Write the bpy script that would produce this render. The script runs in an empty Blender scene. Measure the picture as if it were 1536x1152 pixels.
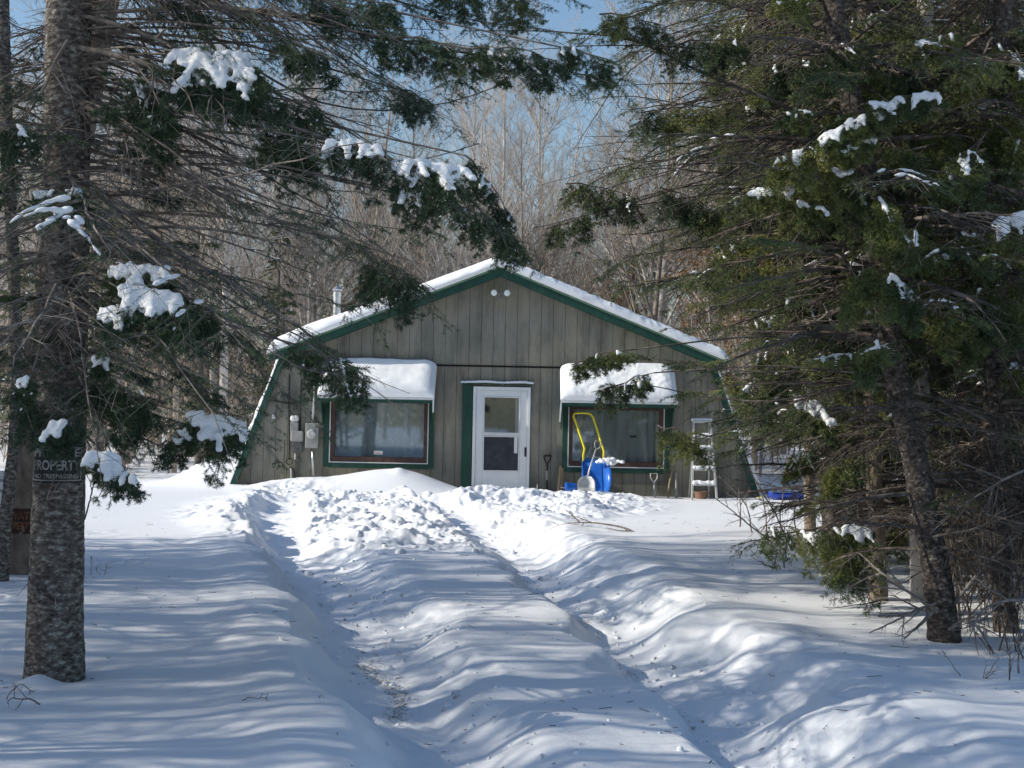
import bpy, math, random
import numpy as np
rng = np.random.default_rng(11)
random.seed(5)
scene = bpy.context.scene
col = scene.collection

# ------------------------------------------------------------------ camera model
FPX = 2000.0
ROLL = math.radians(1.1); PITCH = math.atan(43/2000)
CAM = np.array([0, 0, 1.62])
_R0 = np.array([1, 0, 0.]); _F = np.array([0, math.cos(PITCH), math.sin(PITCH)]); _U0 = np.array([0, -math.sin(PITCH), math.cos(PITCH)])
_R = _R0*math.cos(ROLL)+_U0*math.sin(ROLL); _U = _U0*math.cos(ROLL)-_R0*math.sin(ROLL)
def P(px, py, Y):
    d = _F+_R*(px-768)/FPX-_U*(py-576)/FPX
    return CAM+d*(Y/d[1])
def PX(p):
    q = np.atleast_2d(p)-CAM
    z = q@_F
    return np.stack([768+FPX*(q@_R)/z, 576-FPX*(q@_U)/z], 1)

cd = bpy.data.cameras.new('camera'); cam = bpy.data.objects.new('camera', cd); col.objects.link(cam)
cd.sensor_width = 36; cd.lens = 36*FPX/1536; cd.clip_start = 0.1; cd.clip_end = 3000
from mathutils import Matrix, Vector
M = Matrix(((_R[0], _U[0], -_F[0], CAM[0]), (_R[1], _U[1], -_F[1], CAM[1]), (_R[2], _U[2], -_F[2], CAM[2]), (0, 0, 0, 1)))
cam.matrix_world = M
scene.camera = cam

# ------------------------------------------------------------------ noise
def _h(ix, iy, iz, seed):
    n = (ix.astype(np.int64)*73856093) ^ (iy.astype(np.int64)*19349663) ^ (iz.astype(np.int64)*83492791) ^ (seed*2654435761 & 0x7fffffff)
    n = (n ^ (n >> 13))*1274126177 & 0x7fffffff
    n = (n ^ (n >> 16))*668265263 & 0x7fffffff
    return (n ^ (n >> 15))/0x7fffffff
def vn(x, y, z=0.0, seed=0):
    x = np.asarray(x, float); y = np.asarray(y, float); z = np.asarray(z, float)+np.zeros_like(x)
    ix = np.floor(x); iy = np.floor(y); iz = np.floor(z)
    fx = x-ix; fy = y-iy; fz = z-iz
    fx = fx*fx*(3-2*fx); fy = fy*fy*(3-2*fy); fz = fz*fz*(3-2*fz)
    ix = ix.astype(np.int64); iy = iy.astype(np.int64); iz = iz.astype(np.int64)
    def c(a, b, d): return _h(ix+a, iy+b, iz+d, seed)
    r = 0
    if np.all(fz == 0):
        return (c(0,0,0)*(1-fx)+c(1,0,0)*fx)*(1-fy)+(c(0,1,0)*(1-fx)+c(1,1,0)*fx)*fy
    a = (c(0,0,0)*(1-fx)+c(1,0,0)*fx)*(1-fy)+(c(0,1,0)*(1-fx)+c(1,1,0)*fx)*fy
    b = (c(0,0,1)*(1-fx)+c(1,0,1)*fx)*(1-fy)+(c(0,1,1)*(1-fx)+c(1,1,1)*fx)*fy
    return a*(1-fz)+b*fz
def fbm(x, y, z=0.0, o=4, seed=0, g=.5):
    s = 0; a = 1; t = 0; f = 1.0
    for k in range(o):
        s = s+a*(vn(x*f+k*7.3, y*f+k*3.1, np.asarray(z)*f, seed+k)*2-1); t += a; a *= g; f *= 2.03
    return s/t
def sst(a, b, x):
    t = np.clip((x-a)/(b-a), 0, 1); return t*t*(3-2*t)

# ------------------------------------------------------------------ mesh helpers
def mk(name, V, T=None, Q=None, mat=None, parent=None, smooth=False, polys=None):
    me = bpy.data.meshes.new(name)
    V = np.asarray(V, float).reshape(-1, 3)
    if parent is not None:
        V = V-np.array(root_off(parent))
    faces = []; tot = []
    if T is not None and len(T): faces.append(np.asarray(T).reshape(-1)); tot.append(np.full(len(T), 3))
    if Q is not None and len(Q): faces.append(np.asarray(Q).reshape(-1)); tot.append(np.full(len(Q), 4))
    if polys:
        for p in polys: faces.append(np.array(p)); tot.append(np.array([len(p)]))
    L = np.concatenate(faces).astype(np.int32); tt = np.concatenate(tot).astype(np.int32)
    me.vertices.add(len(V)); me.vertices.foreach_set('co', V.astype(np.float32).ravel())
    me.loops.add(len(L)); me.loops.foreach_set('vertex_index', L)
    me.polygons.add(len(tt)); st = np.zeros(len(tt), np.int32); st[1:] = np.cumsum(tt)[:-1]
    me.polygons.foreach_set('loop_start', st); me.polygons.foreach_set('loop_total', tt)
    me.polygons.foreach_set('use_smooth', np.full(len(tt), bool(smooth)))
    me.update(calc_edges=True)
    if mat: me.materials.append(mat)
    o = bpy.data.objects.new(name, me); col.objects.link(o)
    if parent is not None: o.parent = parent
    return o
_off = {}
def root_off(o):
    x = np.zeros(3)
    while o is not None:
        x = x+np.array(o.location); o = o.parent
    return x
def thing(name, label, cat, loc=(0,0,0), group=None):
    o = bpy.data.objects.new(name, None); col.objects.link(o); o.location = [float(v) for v in loc]
    o.empty_display_size = .1
    tag(o, label, cat, group); return o
def tag(o, label=None, cat=None, group=None, kind=None):
    if label: o['label'] = label
    if cat: o['category'] = cat
    if group: o['group'] = group
    if kind: o['kind'] = kind
    return o
class MB:
    """collects boxes, tubes, prisms for ONE mesh"""
    def __init__(s): s.V = []; s.F = []; s.n = 0
    def add(s, V, F):
        V = np.asarray(V, float).reshape(-1, 3); s.V.append(V); s.F += [tuple(int(i)+s.n for i in f) for f in F]; s.n += len(V); return s
    def box(s, x0, x1, y0, y1, z0, z1):
        V = [(x,y,z) for z in (z0,z1) for y in (y0,y1) for x in (x0,x1)]
        return s.add(V, [(0,2,3,1),(4,5,7,6),(0,1,5,4),(2,6,7,3),(0,4,6,2),(1,3,7,5)])
    def bar(s, a, b, w, h, up=(0,0,1)):
        a = np.array(a, float); b = np.array(b, float); t = (b-a)/np.linalg.norm(b-a); u = np.array(up, float)
        sd = np.cross(t, u); sd /= np.linalg.norm(sd); u = np.cross(sd, t)
        V = [p+sd*i*w/2+u*j*h/2 for p in (a,b) for (i,j) in ((-1,-1),(1,-1),(1,1),(-1,1))]
        return s.add(V, [(3,2,1,0),(4,5,6,7),(0,1,5,4),(1,2,6,5),(2,3,7,6),(3,0,4,7)])
    def tube(s, pts, r, k=10, caps=True):
        pts = np.array(pts, float); n = len(pts); R = np.broadcast_to(np.asarray(r, float), (n,))
        V, Q = tubes(pts[None], R[None], k)
        F = [tuple(q) for q in Q]
        if caps: F += [tuple(range(k))[::-1], tuple(range((n-1)*k, n*k))]
        return s.add(V, F)
    def prism(s, poly, y0, y1, axis='y'):
        n = len(poly); V = []
        for y in (y0, y1):
            for (a, b) in poly:
                V.append((a, y, b) if axis == 'y' else ((y, a, b) if axis == 'x' else (a, b, y)))
        F = [tuple(range(n)), tuple(range(n, 2*n))[::-1]]+[(i, i+n, (i+1) % n+n, (i+1) % n) for i in range(n)]
        return s.add(V, F)
    def lathe(s, prof, c, k=24):
        V = []; F = []
        for (r, z) in prof:
            for i in range(k):
                a = 2*math.pi*i/k; V.append((c[0]+r*math.cos(a), c[1]+r*math.sin(a), c[2]+z))
        for j in range(len(prof)-1):
            for i in range(k): F.append((j*k+i, j*k+(i+1) % k, (j+1)*k+(i+1) % k, (j+1)*k+i))
        F.append(tuple(range(k))[::-1]); F.append(tuple(range((len(prof)-1)*k, len(prof)*k)))
        return s.add(V, F)
    def build(s, name, mat, parent=None, smooth=False, bevel=0):
        o = mk(name, np.concatenate(s.V), polys=s.F, mat=mat, parent=parent, smooth=smooth)
        me = o.data
        import bmesh
        bm = bmesh.new(); bm.from_mesh(me); bmesh.ops.recalc_face_normals(bm, faces=bm.faces); bm.to_mesh(me); bm.free()
        if bevel:
            m = o.modifiers.new('bevel', 'BEVEL'); m.width = bevel; m.segments = 2; m.limit_method = 'ANGLE'
        return o
def tubes(Pp, R, k=4):
    """Pp (B,n,3) polylines, R (B,n) radii -> verts, quads"""
    B, n, _ = Pp.shape
    T = np.gradient(Pp, axis=1); T /= np.linalg.norm(T, axis=2, keepdims=True)+1e-9
    mt = np.abs(Pp[:, -1]-Pp[:, 0]); ax = np.argmin(mt, axis=1); ref = np.eye(3)[ax][:, None, :]
    A = np.cross(T, ref); A /= np.linalg.norm(A, axis=2, keepdims=True)+1e-9
    Bn = np.cross(T, A)
    th = np.arange(k)*2*math.pi/k
    V = Pp[:, :, None, :]+R[:, :, None, None]*(np.cos(th)[None, None, :, None]*A[:, :, None, :]+np.sin(th)[None, None, :, None]*Bn[:, :, None, :])
    b = (np.arange(B)*n*k)[:, None, None]; i = (np.arange(n-1)*k)[None, :, None]; j = np.arange(k)[None, None, :]; j2 = (j+1) % k
    Q = np.stack([b+i+j, b+i+j2, b+i+k+j2, b+i+k+j], -1).reshape(-1, 4)
    return V.reshape(-1, 3), Q
class Acc:
    def __init__(s): s.V = []; s.T = []; s.Q = []; s.n = 0
    def add(s, V, T=None, Q=None):
        if len(V) == 0: return
        s.V.append(V)
        if T is not None: s.T.append(T+s.n)
        if Q is not None: s.Q.append(Q+s.n)
        s.n += len(V)
    def build(s, name, mat, parent=None, smooth=True):
        if not s.V: return None
        return mk(name, np.concatenate(s.V), np.concatenate(s.T) if s.T else None, np.concatenate(s.Q) if s.Q else None, mat, parent, smooth)
def nrm(v): return v/(np.linalg.norm(v, axis=-1, keepdims=True)+1e-9)
def grow(Pp, R, m, t0, t1, L, ang, mode='flat', npts=4, droop=.1, jit=.08, rk=.6, rtip=.35, taper=.6, lift=0.0, up=(0,0,1.0), rmin=.0008):
    """children polylines on parent polylines"""
    B, n, _ = Pp.shape
    t = np.sort(rng.uniform(t0, t1, (B, m)), axis=1)
    f = t*(n-1); i = np.minimum(f.astype(int), n-2); w = (f-i)[..., None]
    bi = np.arange(B)[:, None]
    S = Pp[bi, i]*(1-w)+Pp[bi, i+1]*w
    T = nrm(Pp[bi, i+1]-Pp[bi, i])
    Rp = R[bi, i]*(1-w[..., 0])+R[bi, i+1]*w[..., 0]
    upv = np.broadcast_to(np.array(up, float), T.shape)
    if mode == 'flat':
        sd = nrm(np.cross(T, upv)); s = np.where((np.arange(m)[None, :] % 2) == 0, 1., -1.)[..., None]
        side = nrm(s*sd+rng.normal(0, .22, T.shape))
    else:
        side = nrm(np.cross(T, rng.normal(0, 1, T.shape)))
    a = np.radians(ang)+rng.normal(0, .16, (B, m)); a = a[..., None]
    D = nrm(np.cos(a)*T+np.sin(a)*side+lift*upv)
    Ls = (L if np.ndim(L) else np.full((B, 1), float(L)))*(1-taper*(t-t0)/(t1-t0+1e-6))*rng.uniform(.65, 1.25, (B, m))
    s = np.linspace(0, 1, npts)
    C = S[:, :, None]+Ls[:, :, None, None]*(s[None, None, :, None]*D[:, :, None, :])
    C[..., 2] -= Ls[:, :, None]*droop*s**2*rng.uniform(.5, 1.4, (B, m, 1))
    wob = np.cumsum(rng.normal(0, 1, C.shape)*s[None, None, :, None], axis=2)*jit*Ls[:, :, None, None]/npts
    C += wob
    r0 = np.maximum(np.minimum(Rp*rk, Ls*.03+.0006), rmin)[..., None]
    RR = r0*(1-(1-rtip)*s)
    return C.reshape(-1, npts, 3), RR.reshape(-1, npts), t.reshape(-1)
def needles(Pp, K, ln, w, fwd=.75, t0=0.0):
    """needle triangles round polylines"""
    B, n, _ = Pp.shape
    t = rng.uniform(t0, 1, (B, K)); f = t*(n-1); i = np.minimum(f.astype(int), n-2); ww = (f-i)[..., None]; bi = np.arange(B)[:, None]
    S = Pp[bi, i]*(1-ww)+Pp[bi, i+1]*ww; T = nrm(Pp[bi, i+1]-Pp[bi, i])
    side = rng.normal(0, 1, T.shape); side -= T*np.sum(side*T, -1, keepdims=True); side = nrm(side)
    D = nrm(side+T*fwd)
    W = nrm(np.cross(D, rng.normal(0, 1, T.shape)))*w/2
    l = ln*rng.uniform(.7, 1.2, (B, K, 1))
    V = np.stack([S-W, S+W, S+D*l+W*.3], 2).reshape(-1, 3)
    return V, np.arange(len(V)).reshape(-1, 3)
# icosphere template
def _ico():
    import bmesh
    bm = bmesh.new(); bmesh.ops.create_icosphere(bm, subdivisions=1, radius=1); V = np.array([v.co[:] for v in bm.verts]); F = np.array([[v.index for v in f.verts] for f in bm.faces]); bm.free(); return V, F
ICV, ICF = _ico()
def blobs(C, D, la, lb, lc, N=None):
    """ellipsoids: centres C, long dir D, half sizes along D, across, up"""
    B = len(C)
    if B == 0: return np.zeros((0,3)), np.zeros((0,3), int)
    D = nrm(D); U = np.broadcast_to(np.array([0,0,1.]) if N is None else np.asarray(N, float), D.shape)
    S = nrm(np.cross(D, U)); U = nrm(np.cross(S, D))
    la = np.broadcast_to(la, (B,)); lb = np.broadcast_to(lb, (B,)); lc = np.broadcast_to(lc, (B,))
    V = C[:, None]+ICV[None, :, 0:1]*(D*la[:, None])[:, None]+ICV[None, :, 1:2]*(S*lb[:, None])[:, None]+ICV[None, :, 2:3]*(U*lc[:, None])[:, None]
    F = ICF[None]+(np.arange(B)*len(ICV))[:, None, None]
    return V.reshape(-1, 3), F.reshape(-1, 3)
def remesh(o, vox, sm=3):
    m = o.modifiers.new('remesh', 'REMESH'); m.mode = 'VOXEL'; m.voxel_size = vox; m.use_smooth_shade = True
    s = o.modifiers.new('smooth', 'SMOOTH'); s.factor = .6; s.iterations = sm

# ------------------------------------------------------------------ materials
def nodes(name):
    m = bpy.data.materials.new(name); m.use_nodes = True; nt = m.node_tree; b = nt.nodes['Principled BSDF']; return m, nt, b
def ramp(nt, stops):
    r = nt.nodes.new('ShaderNodeValToRGB'); e = r.color_ramp.elements
    e[0].position, e[0].color = stops[0][0], (*stops[0][1], 1)
    e[1].position, e[1].color = stops[-1][0], (*stops[-1][1], 1)
    for p, c in stops[1:-1]:
        n = e.new(p); n.color = (*c, 1)
    return r
def mat(name, stops, scale=4, rough=.8, bump=.0, bscale=30, stretch=(1,1,1), metal=0, detail=5, spec=.3, bdist=.02, coord='Object'):
    m, nt, b = nodes(name)
    tc = nt.nodes.new('ShaderNodeTexCoord'); mp = nt.nodes.new('ShaderNodeMapping'); mp.inputs['Scale'].default_value = stretch
    nt.links.new(tc.outputs[coord], mp.inputs[0])
    n = nt.nodes.new('ShaderNodeTexNoise'); n.inputs['Scale'].default_value = scale; n.inputs['Detail'].default_value = detail; n.inputs['Roughness'].default_value = .65
    nt.links.new(mp.outputs[0], n.inputs['Vector'])
    r = ramp(nt, stops); nt.links.new(n.outputs['Fac'], r.inputs[0]); nt.links.new(r.outputs[0], b.inputs['Base Color'])
    b.inputs['Roughness'].default_value = rough; b.inputs['Metallic'].default_value = metal; b.inputs['Specular IOR Level'].default_value = spec
    if bump:
        n2 = nt.nodes.new('ShaderNodeTexNoise'); n2.inputs['Scale'].default_value = bscale; n2.inputs['Detail'].default_value = 6; nt.links.new(mp.outputs[0], n2.inputs['Vector'])
        bp = nt.nodes.new('ShaderNodeBump'); bp.inputs['Strength'].default_value = bump; bp.inputs['Distance'].default_value = bdist
        nt.links.new(n2.outputs['Fac'], bp.inputs['Height']); nt.links.new(bp.outputs[0], b.inputs['Normal'])
    return m
def snow_mat():
    m, nt, b = nodes('snow_ground')
    tc = nt.nodes.new('ShaderNodeTexCoord')
    at = nt.nodes.new('ShaderNodeAttribute'); at.attribute_name = 'dirt'
    n = nt.nodes.new('ShaderNodeTexNoise'); n.inputs['Scale'].default_value = 34; n.inputs['Detail'].default_value = 9; n.inputs['Roughness'].default_value = .8
    nt.links.new(tc.outputs['Object'], n.inputs['Vector'])
    ad = nt.nodes.new('ShaderNodeMath'); ad.operation = 'MULTIPLY_ADD'; ad.inputs[1].default_value = .335; nt.links.new(at.outputs['Fac'], ad.inputs[0]); nt.links.new(n.outputs['Fac'], ad.inputs[2])
    r = ramp(nt, [(.80, (.85,.87,.91)), (.86, (.50,.46,.40)), (.95, (.13,.10,.07))]); nt.links.new(ad.outputs[0], r.inputs[0])
    nt.links.new(r.outputs[0], b.inputs['Base Color']); b.inputs['Roughness'].default_value = .55; b.inputs['Specular IOR Level'].default_value = .25
    n2 = nt.nodes.new('ShaderNodeTexNoise'); n2.inputs['Scale'].default_value = 45; n2.inputs['Detail'].default_value = 8; n2.inputs['Roughness'].default_value = .75
    nt.links.new(tc.outputs['Object'], n2.inputs['Vector'])
    bp = nt.nodes.new('ShaderNodeBump'); bp.inputs['Strength'].default_value = .35; bp.inputs['Distance'].default_value = .02
    nt.links.new(n2.outputs['Fac'], bp.inputs['Height']); nt.links.new(bp.outputs[0], b.inputs['Normal'])
    return m
MT = {}
MT['snowg'] = snow_mat()
MT['snow'] = mat('snow', [(.3,(.84,.86,.89)),(.7,(.90,.91,.92))], 6, .6, .35, 60, bdist=.01)
MT['bark'] = mat('spruce_bark', [(.34,(.04,.033,.03)),(.45,(.12,.10,.088)),(.53,(.19,.165,.145)),(.59,(.30,.285,.25)),(.68,(.48,.47,.42))], 24, .95, 1.0, 34, (1,1,1.9), bdist=.035, detail=7)
MT['bark2'] = mat('fir_bark', [(.36,(.045,.036,.034)),(.5,(.13,.105,.095)),(.6,(.23,.195,.17)),(.72,(.40,.36,.32))], 22, .95, .8, 50, (1,1,.6), bdist=.02, detail=8)
MT['twig2'] = mat('dark_dead_twigs', [(.3,(.04,.033,.029)),(.5,(.10,.082,.07)),(.7,(.27,.235,.20))], 9, .95)
MT['bark3'] = mat('dark_spruce_bark', [(.34,(.025,.02,.018)),(.47,(.07,.056,.048)),(.57,(.12,.10,.088)),(.64,(.24,.22,.19)),(.72,(.38,.36,.31))], 26, .95, 1.0, 38, (1,1,1.5), bdist=.03, detail=7)
MT['barktan'] = mat('tan_bark', [(.3,(.11,.085,.065)),(.55,(.22,.175,.135)),(.75,(.36,.30,.24))], 12, .9, .6, 40, (1,1,.5))
MT['twig'] = mat('dead_twigs', [(.3,(.08,.068,.06)),(.5,(.20,.172,.15)),(.72,(.42,.38,.34))], 9, .95)
MT['hard'] = mat('hardwood_bark', [(.3,(.32,.285,.255)),(.55,(.56,.51,.465)),(.78,(.74,.70,.66))], 1.3, .9)
MT['hard2'] = mat('brown_hardwood_bark', [(.3,(.18,.145,.12)),(.55,(.36,.30,.245)),(.78,(.55,.48,.41))], 1.1, .9)
MT['needle'] = mat('spruce_needles', [(.3,(.028,.058,.034)),(.5,(.055,.10,.05)),(.62,(.09,.135,.055)),(.75,(.15,.165,.06))], 2.2, .6, spec=.35)
MT['needle2'] = mat('dark_fir_needles', [(.3,(.026,.052,.026)),(.46,(.065,.10,.04)),(.57,(.17,.20,.06)),(.72,(.32,.29,.09))], 1.3, .6, spec=.35)  # olive stops put the look of sunlit foliage into the needle colour
MT['leaf'] = mat('dead_beech_leaves', [(.3,(.16,.085,.03)),(.55,(.30,.17,.07)),(.75,(.42,.27,.12))], 3, .8)
MT['siding'] = mat('weathered_siding', [(.30,(.12,.115,.098)),(.43,(.20,.195,.165)),(.55,(.27,.26,.222)),(.66,(.235,.215,.175)),(.78,(.31,.30,.26))], 3.2, .85, .4, 22, (1,1,.22), detail=9, bdist=.004)
def siding_vary():
    nt = MT['siding'].node_tree; b_ = nt.nodes['Principled BSDF']; src = b_.inputs['Base Color'].links[0].from_socket
    tc = [n for n in nt.nodes if n.type == 'TEX_COORD'][0]
    sx = nt.nodes.new('ShaderNodeSeparateXYZ'); nt.links.new(tc.outputs['Object'], sx.inputs[0])
    d_ = nt.nodes.new('ShaderNodeMath'); d_.operation = 'MULTIPLY'; d_.inputs[1].default_value = 1/.2335; nt.links.new(sx.outputs[0], d_.inputs[0])
    f_ = nt.nodes.new('ShaderNodeMath'); f_.operation = 'FLOOR'; nt.links.new(d_.outputs[0], f_.inputs[0])
    w_ = nt.nodes.new('ShaderNodeTexWhiteNoise'); w_.noise_dimensions = '1D'; nt.links.new(f_.outputs[0], w_.inputs['W'])
    r1 = nt.nodes.new('ShaderNodeMapRange'); r1.inputs['To Min'].default_value = .91; r1.inputs['To Max'].default_value = 1.07; nt.links.new(w_.outputs['Value'], r1.inputs['Value'])
    n_ = nt.nodes.new('ShaderNodeTexNoise'); n_.inputs['Scale'].default_value = .9; n_.inputs['Detail'].default_value = 7; nt.links.new(tc.outputs['Object'], n_.inputs['Vector'])
    r2 = ramp(nt, [(.36, (.78,.80,.80)), (.5, (.97,.97,.95)), (.62, (1.10,1.06,.95))]); nt.links.new(n_.outputs['Fac'], r2.inputs[0])
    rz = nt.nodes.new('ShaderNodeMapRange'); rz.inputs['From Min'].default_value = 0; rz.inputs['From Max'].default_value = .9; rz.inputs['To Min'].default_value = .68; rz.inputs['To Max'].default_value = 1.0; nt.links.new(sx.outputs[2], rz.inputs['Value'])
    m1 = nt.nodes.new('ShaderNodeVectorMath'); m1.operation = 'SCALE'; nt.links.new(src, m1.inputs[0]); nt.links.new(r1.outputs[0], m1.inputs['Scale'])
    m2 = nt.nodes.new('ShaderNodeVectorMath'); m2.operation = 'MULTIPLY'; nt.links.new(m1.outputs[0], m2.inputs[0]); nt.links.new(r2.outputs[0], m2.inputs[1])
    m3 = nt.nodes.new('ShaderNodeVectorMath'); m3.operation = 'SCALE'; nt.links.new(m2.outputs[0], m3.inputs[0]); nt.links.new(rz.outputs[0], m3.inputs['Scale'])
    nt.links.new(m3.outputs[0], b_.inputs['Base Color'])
siding_vary()
MT['dark'] = mat('dark_gap', [(.4,(.012,.012,.012)),(.6,(.02,.02,.018))], 5, .9)
MT['green'] = mat('green_trim_paint', [(.3,(.012,.05,.036)),(.6,(.02,.072,.052)),(.8,(.045,.10,.075))], 6, .5, .2, 40, (1,1,.4))
MT['greenl'] = mat('pale_green_edge', [(.3,(.10,.19,.13)),(.7,(.19,.29,.2))], 6, .5)
MT['maroon'] = mat('brown_window_paint', [(.3,(.055,.03,.026)),(.6,(.095,.055,.047)),(.8,(.13,.085,.07))], 7, .6, .2, 40)
MT['white'] = mat('white_door_paint', [(.3,(.66,.68,.69)),(.7,(.78,.79,.79))], 3, .4, .05, 30)
MT['whitet'] = mat('white_trim', [(.3,(.60,.62,.62)),(.7,(.76,.76,.75))], 9, .5)
MT['grayplas'] = mat('grey_utility_paint', [(.3,(.22,.225,.215)),(.7,(.34,.34,.32))], 8, .5)
MT['galv'] = mat('galvanised_steel', [(.3,(.35,.36,.37)),(.7,(.58,.6,.62))], 8, .35, metal=.8, spec=.5)
MT['alu'] = mat('aluminium', [(.3,(.42,.42,.41)),(.7,(.62,.62,.60))], 10, .45, metal=.35, spec=.5)
MT['black'] = mat('black_rubber', [(.3,(.012,.012,.013)),(.7,(.03,.03,.03))], 8, .6)
MT['blue'] = mat('blue_plastic', [(.3,(.008,.085,.42)),(.6,(.02,.15,.56)),(.8,(.12,.25,.58))], 4, .32, spec=.5)
MT['bluedark'] = mat('deep_blue_plastic', [(.3,(.006,.035,.30)),(.7,(.01,.06,.42))], 4, .4, spec=.5)
MT['yellow'] = mat('yellow_powder_coat', [(.3,(.72,.62,.03)),(.7,(.82,.74,.07))], 9, .4, spec=.4)
MT['wood'] = mat('raw_wood', [(.3,(.25,.17,.10)),(.7,(.42,.32,.20))], 12, .8, .3, 60, (1,1,.1))
MT['signblk'] = mat('black_sign', [(.3,(.012,.012,.014)),(.7,(.03,.028,.027))], 8, .5)
MT['signbrn'] = mat('rusty_dark_sign', [(.3,(.03,.018,.014)),(.6,(.07,.032,.02)),(.75,(.15,.055,.025))], 14, .7)
MT['lettw'] = mat('white_lettering', [(.35,(.16,.16,.15)),(.5,(.36,.355,.33)),(.7,(.5,.49,.45))], 9, .6)
MT['letto'] = mat('orange_lettering', [(.4,(.10,.045,.025)),(.6,(.33,.14,.07))], 9, .6)
MT['curtain'] = mat('grey_green_curtain', [(.3,(.22,.265,.275)),(.45,(.42,.47,.47)),(.55,(.31,.36,.375)),(.7,(.66,.71,.72))], 5, .9, .3, 12, (1.2,1,.8))
MT['curtain2'] = mat('grey_pleated_curtain', [(.3,(.32,.34,.325)),(.5,(.48,.50,.475)),(.7,(.62,.64,.61))], 7, .9, .2, 14, (1.4,1,.12))
MT['inside'] = mat('dark_interior', [(.3,(.012,.014,.02)),(.7,(.035,.038,.05))], 3, .9)
def glass_mat():
    m = bpy.data.materials.new('window_glass'); m.use_nodes = True; nt = m.node_tree; nt.nodes.clear()
    o = nt.nodes.new('ShaderNodeOutputMaterial'); g = nt.nodes.new('ShaderNodeBsdfGlossy'); g.inputs['Roughness'].default_value = .03; g.inputs['Color'].default_value = (.8,.9,1,1)
    t = nt.nodes.new('ShaderNodeBsdfTransparent'); t.inputs[0].default_value = (.80,.83,.84,1)
    mx = nt.nodes.new('ShaderNodeMixShader'); mx.inputs[0].default_value = .12
    n = nt.nodes.new('ShaderNodeTexNoise'); n.inputs['Scale'].default_value = 2.5; bp = nt.nodes.new('ShaderNodeBump'); bp.inputs['Strength'].default_value = .05; bp.inputs['Distance'].default_value = .001
    tc = nt.nodes.new('ShaderNodeTexCoord'); nt.links.new(tc.outputs['Object'], n.inputs[0]); nt.links.new(n.outputs[0], bp.inputs['Height']); nt.links.new(bp.outputs[0], g.inputs['Normal'])
    nt.links.new(t.outputs[0], mx.inputs[1]); nt.links.new(g.outputs[0], mx.inputs[2]); nt.links.new(mx.outputs[0], o.inputs[0]); return m
MT['glass'] = glass_mat()
def lamp_mat():
    m, nt, b = nodes('lamp_lens'); b.inputs['Base Color'].default_value = (.85,.87,.85,1); b.inputs['Roughness'].default_value = .2; return m
MT['lens'] = lamp_mat()

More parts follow.
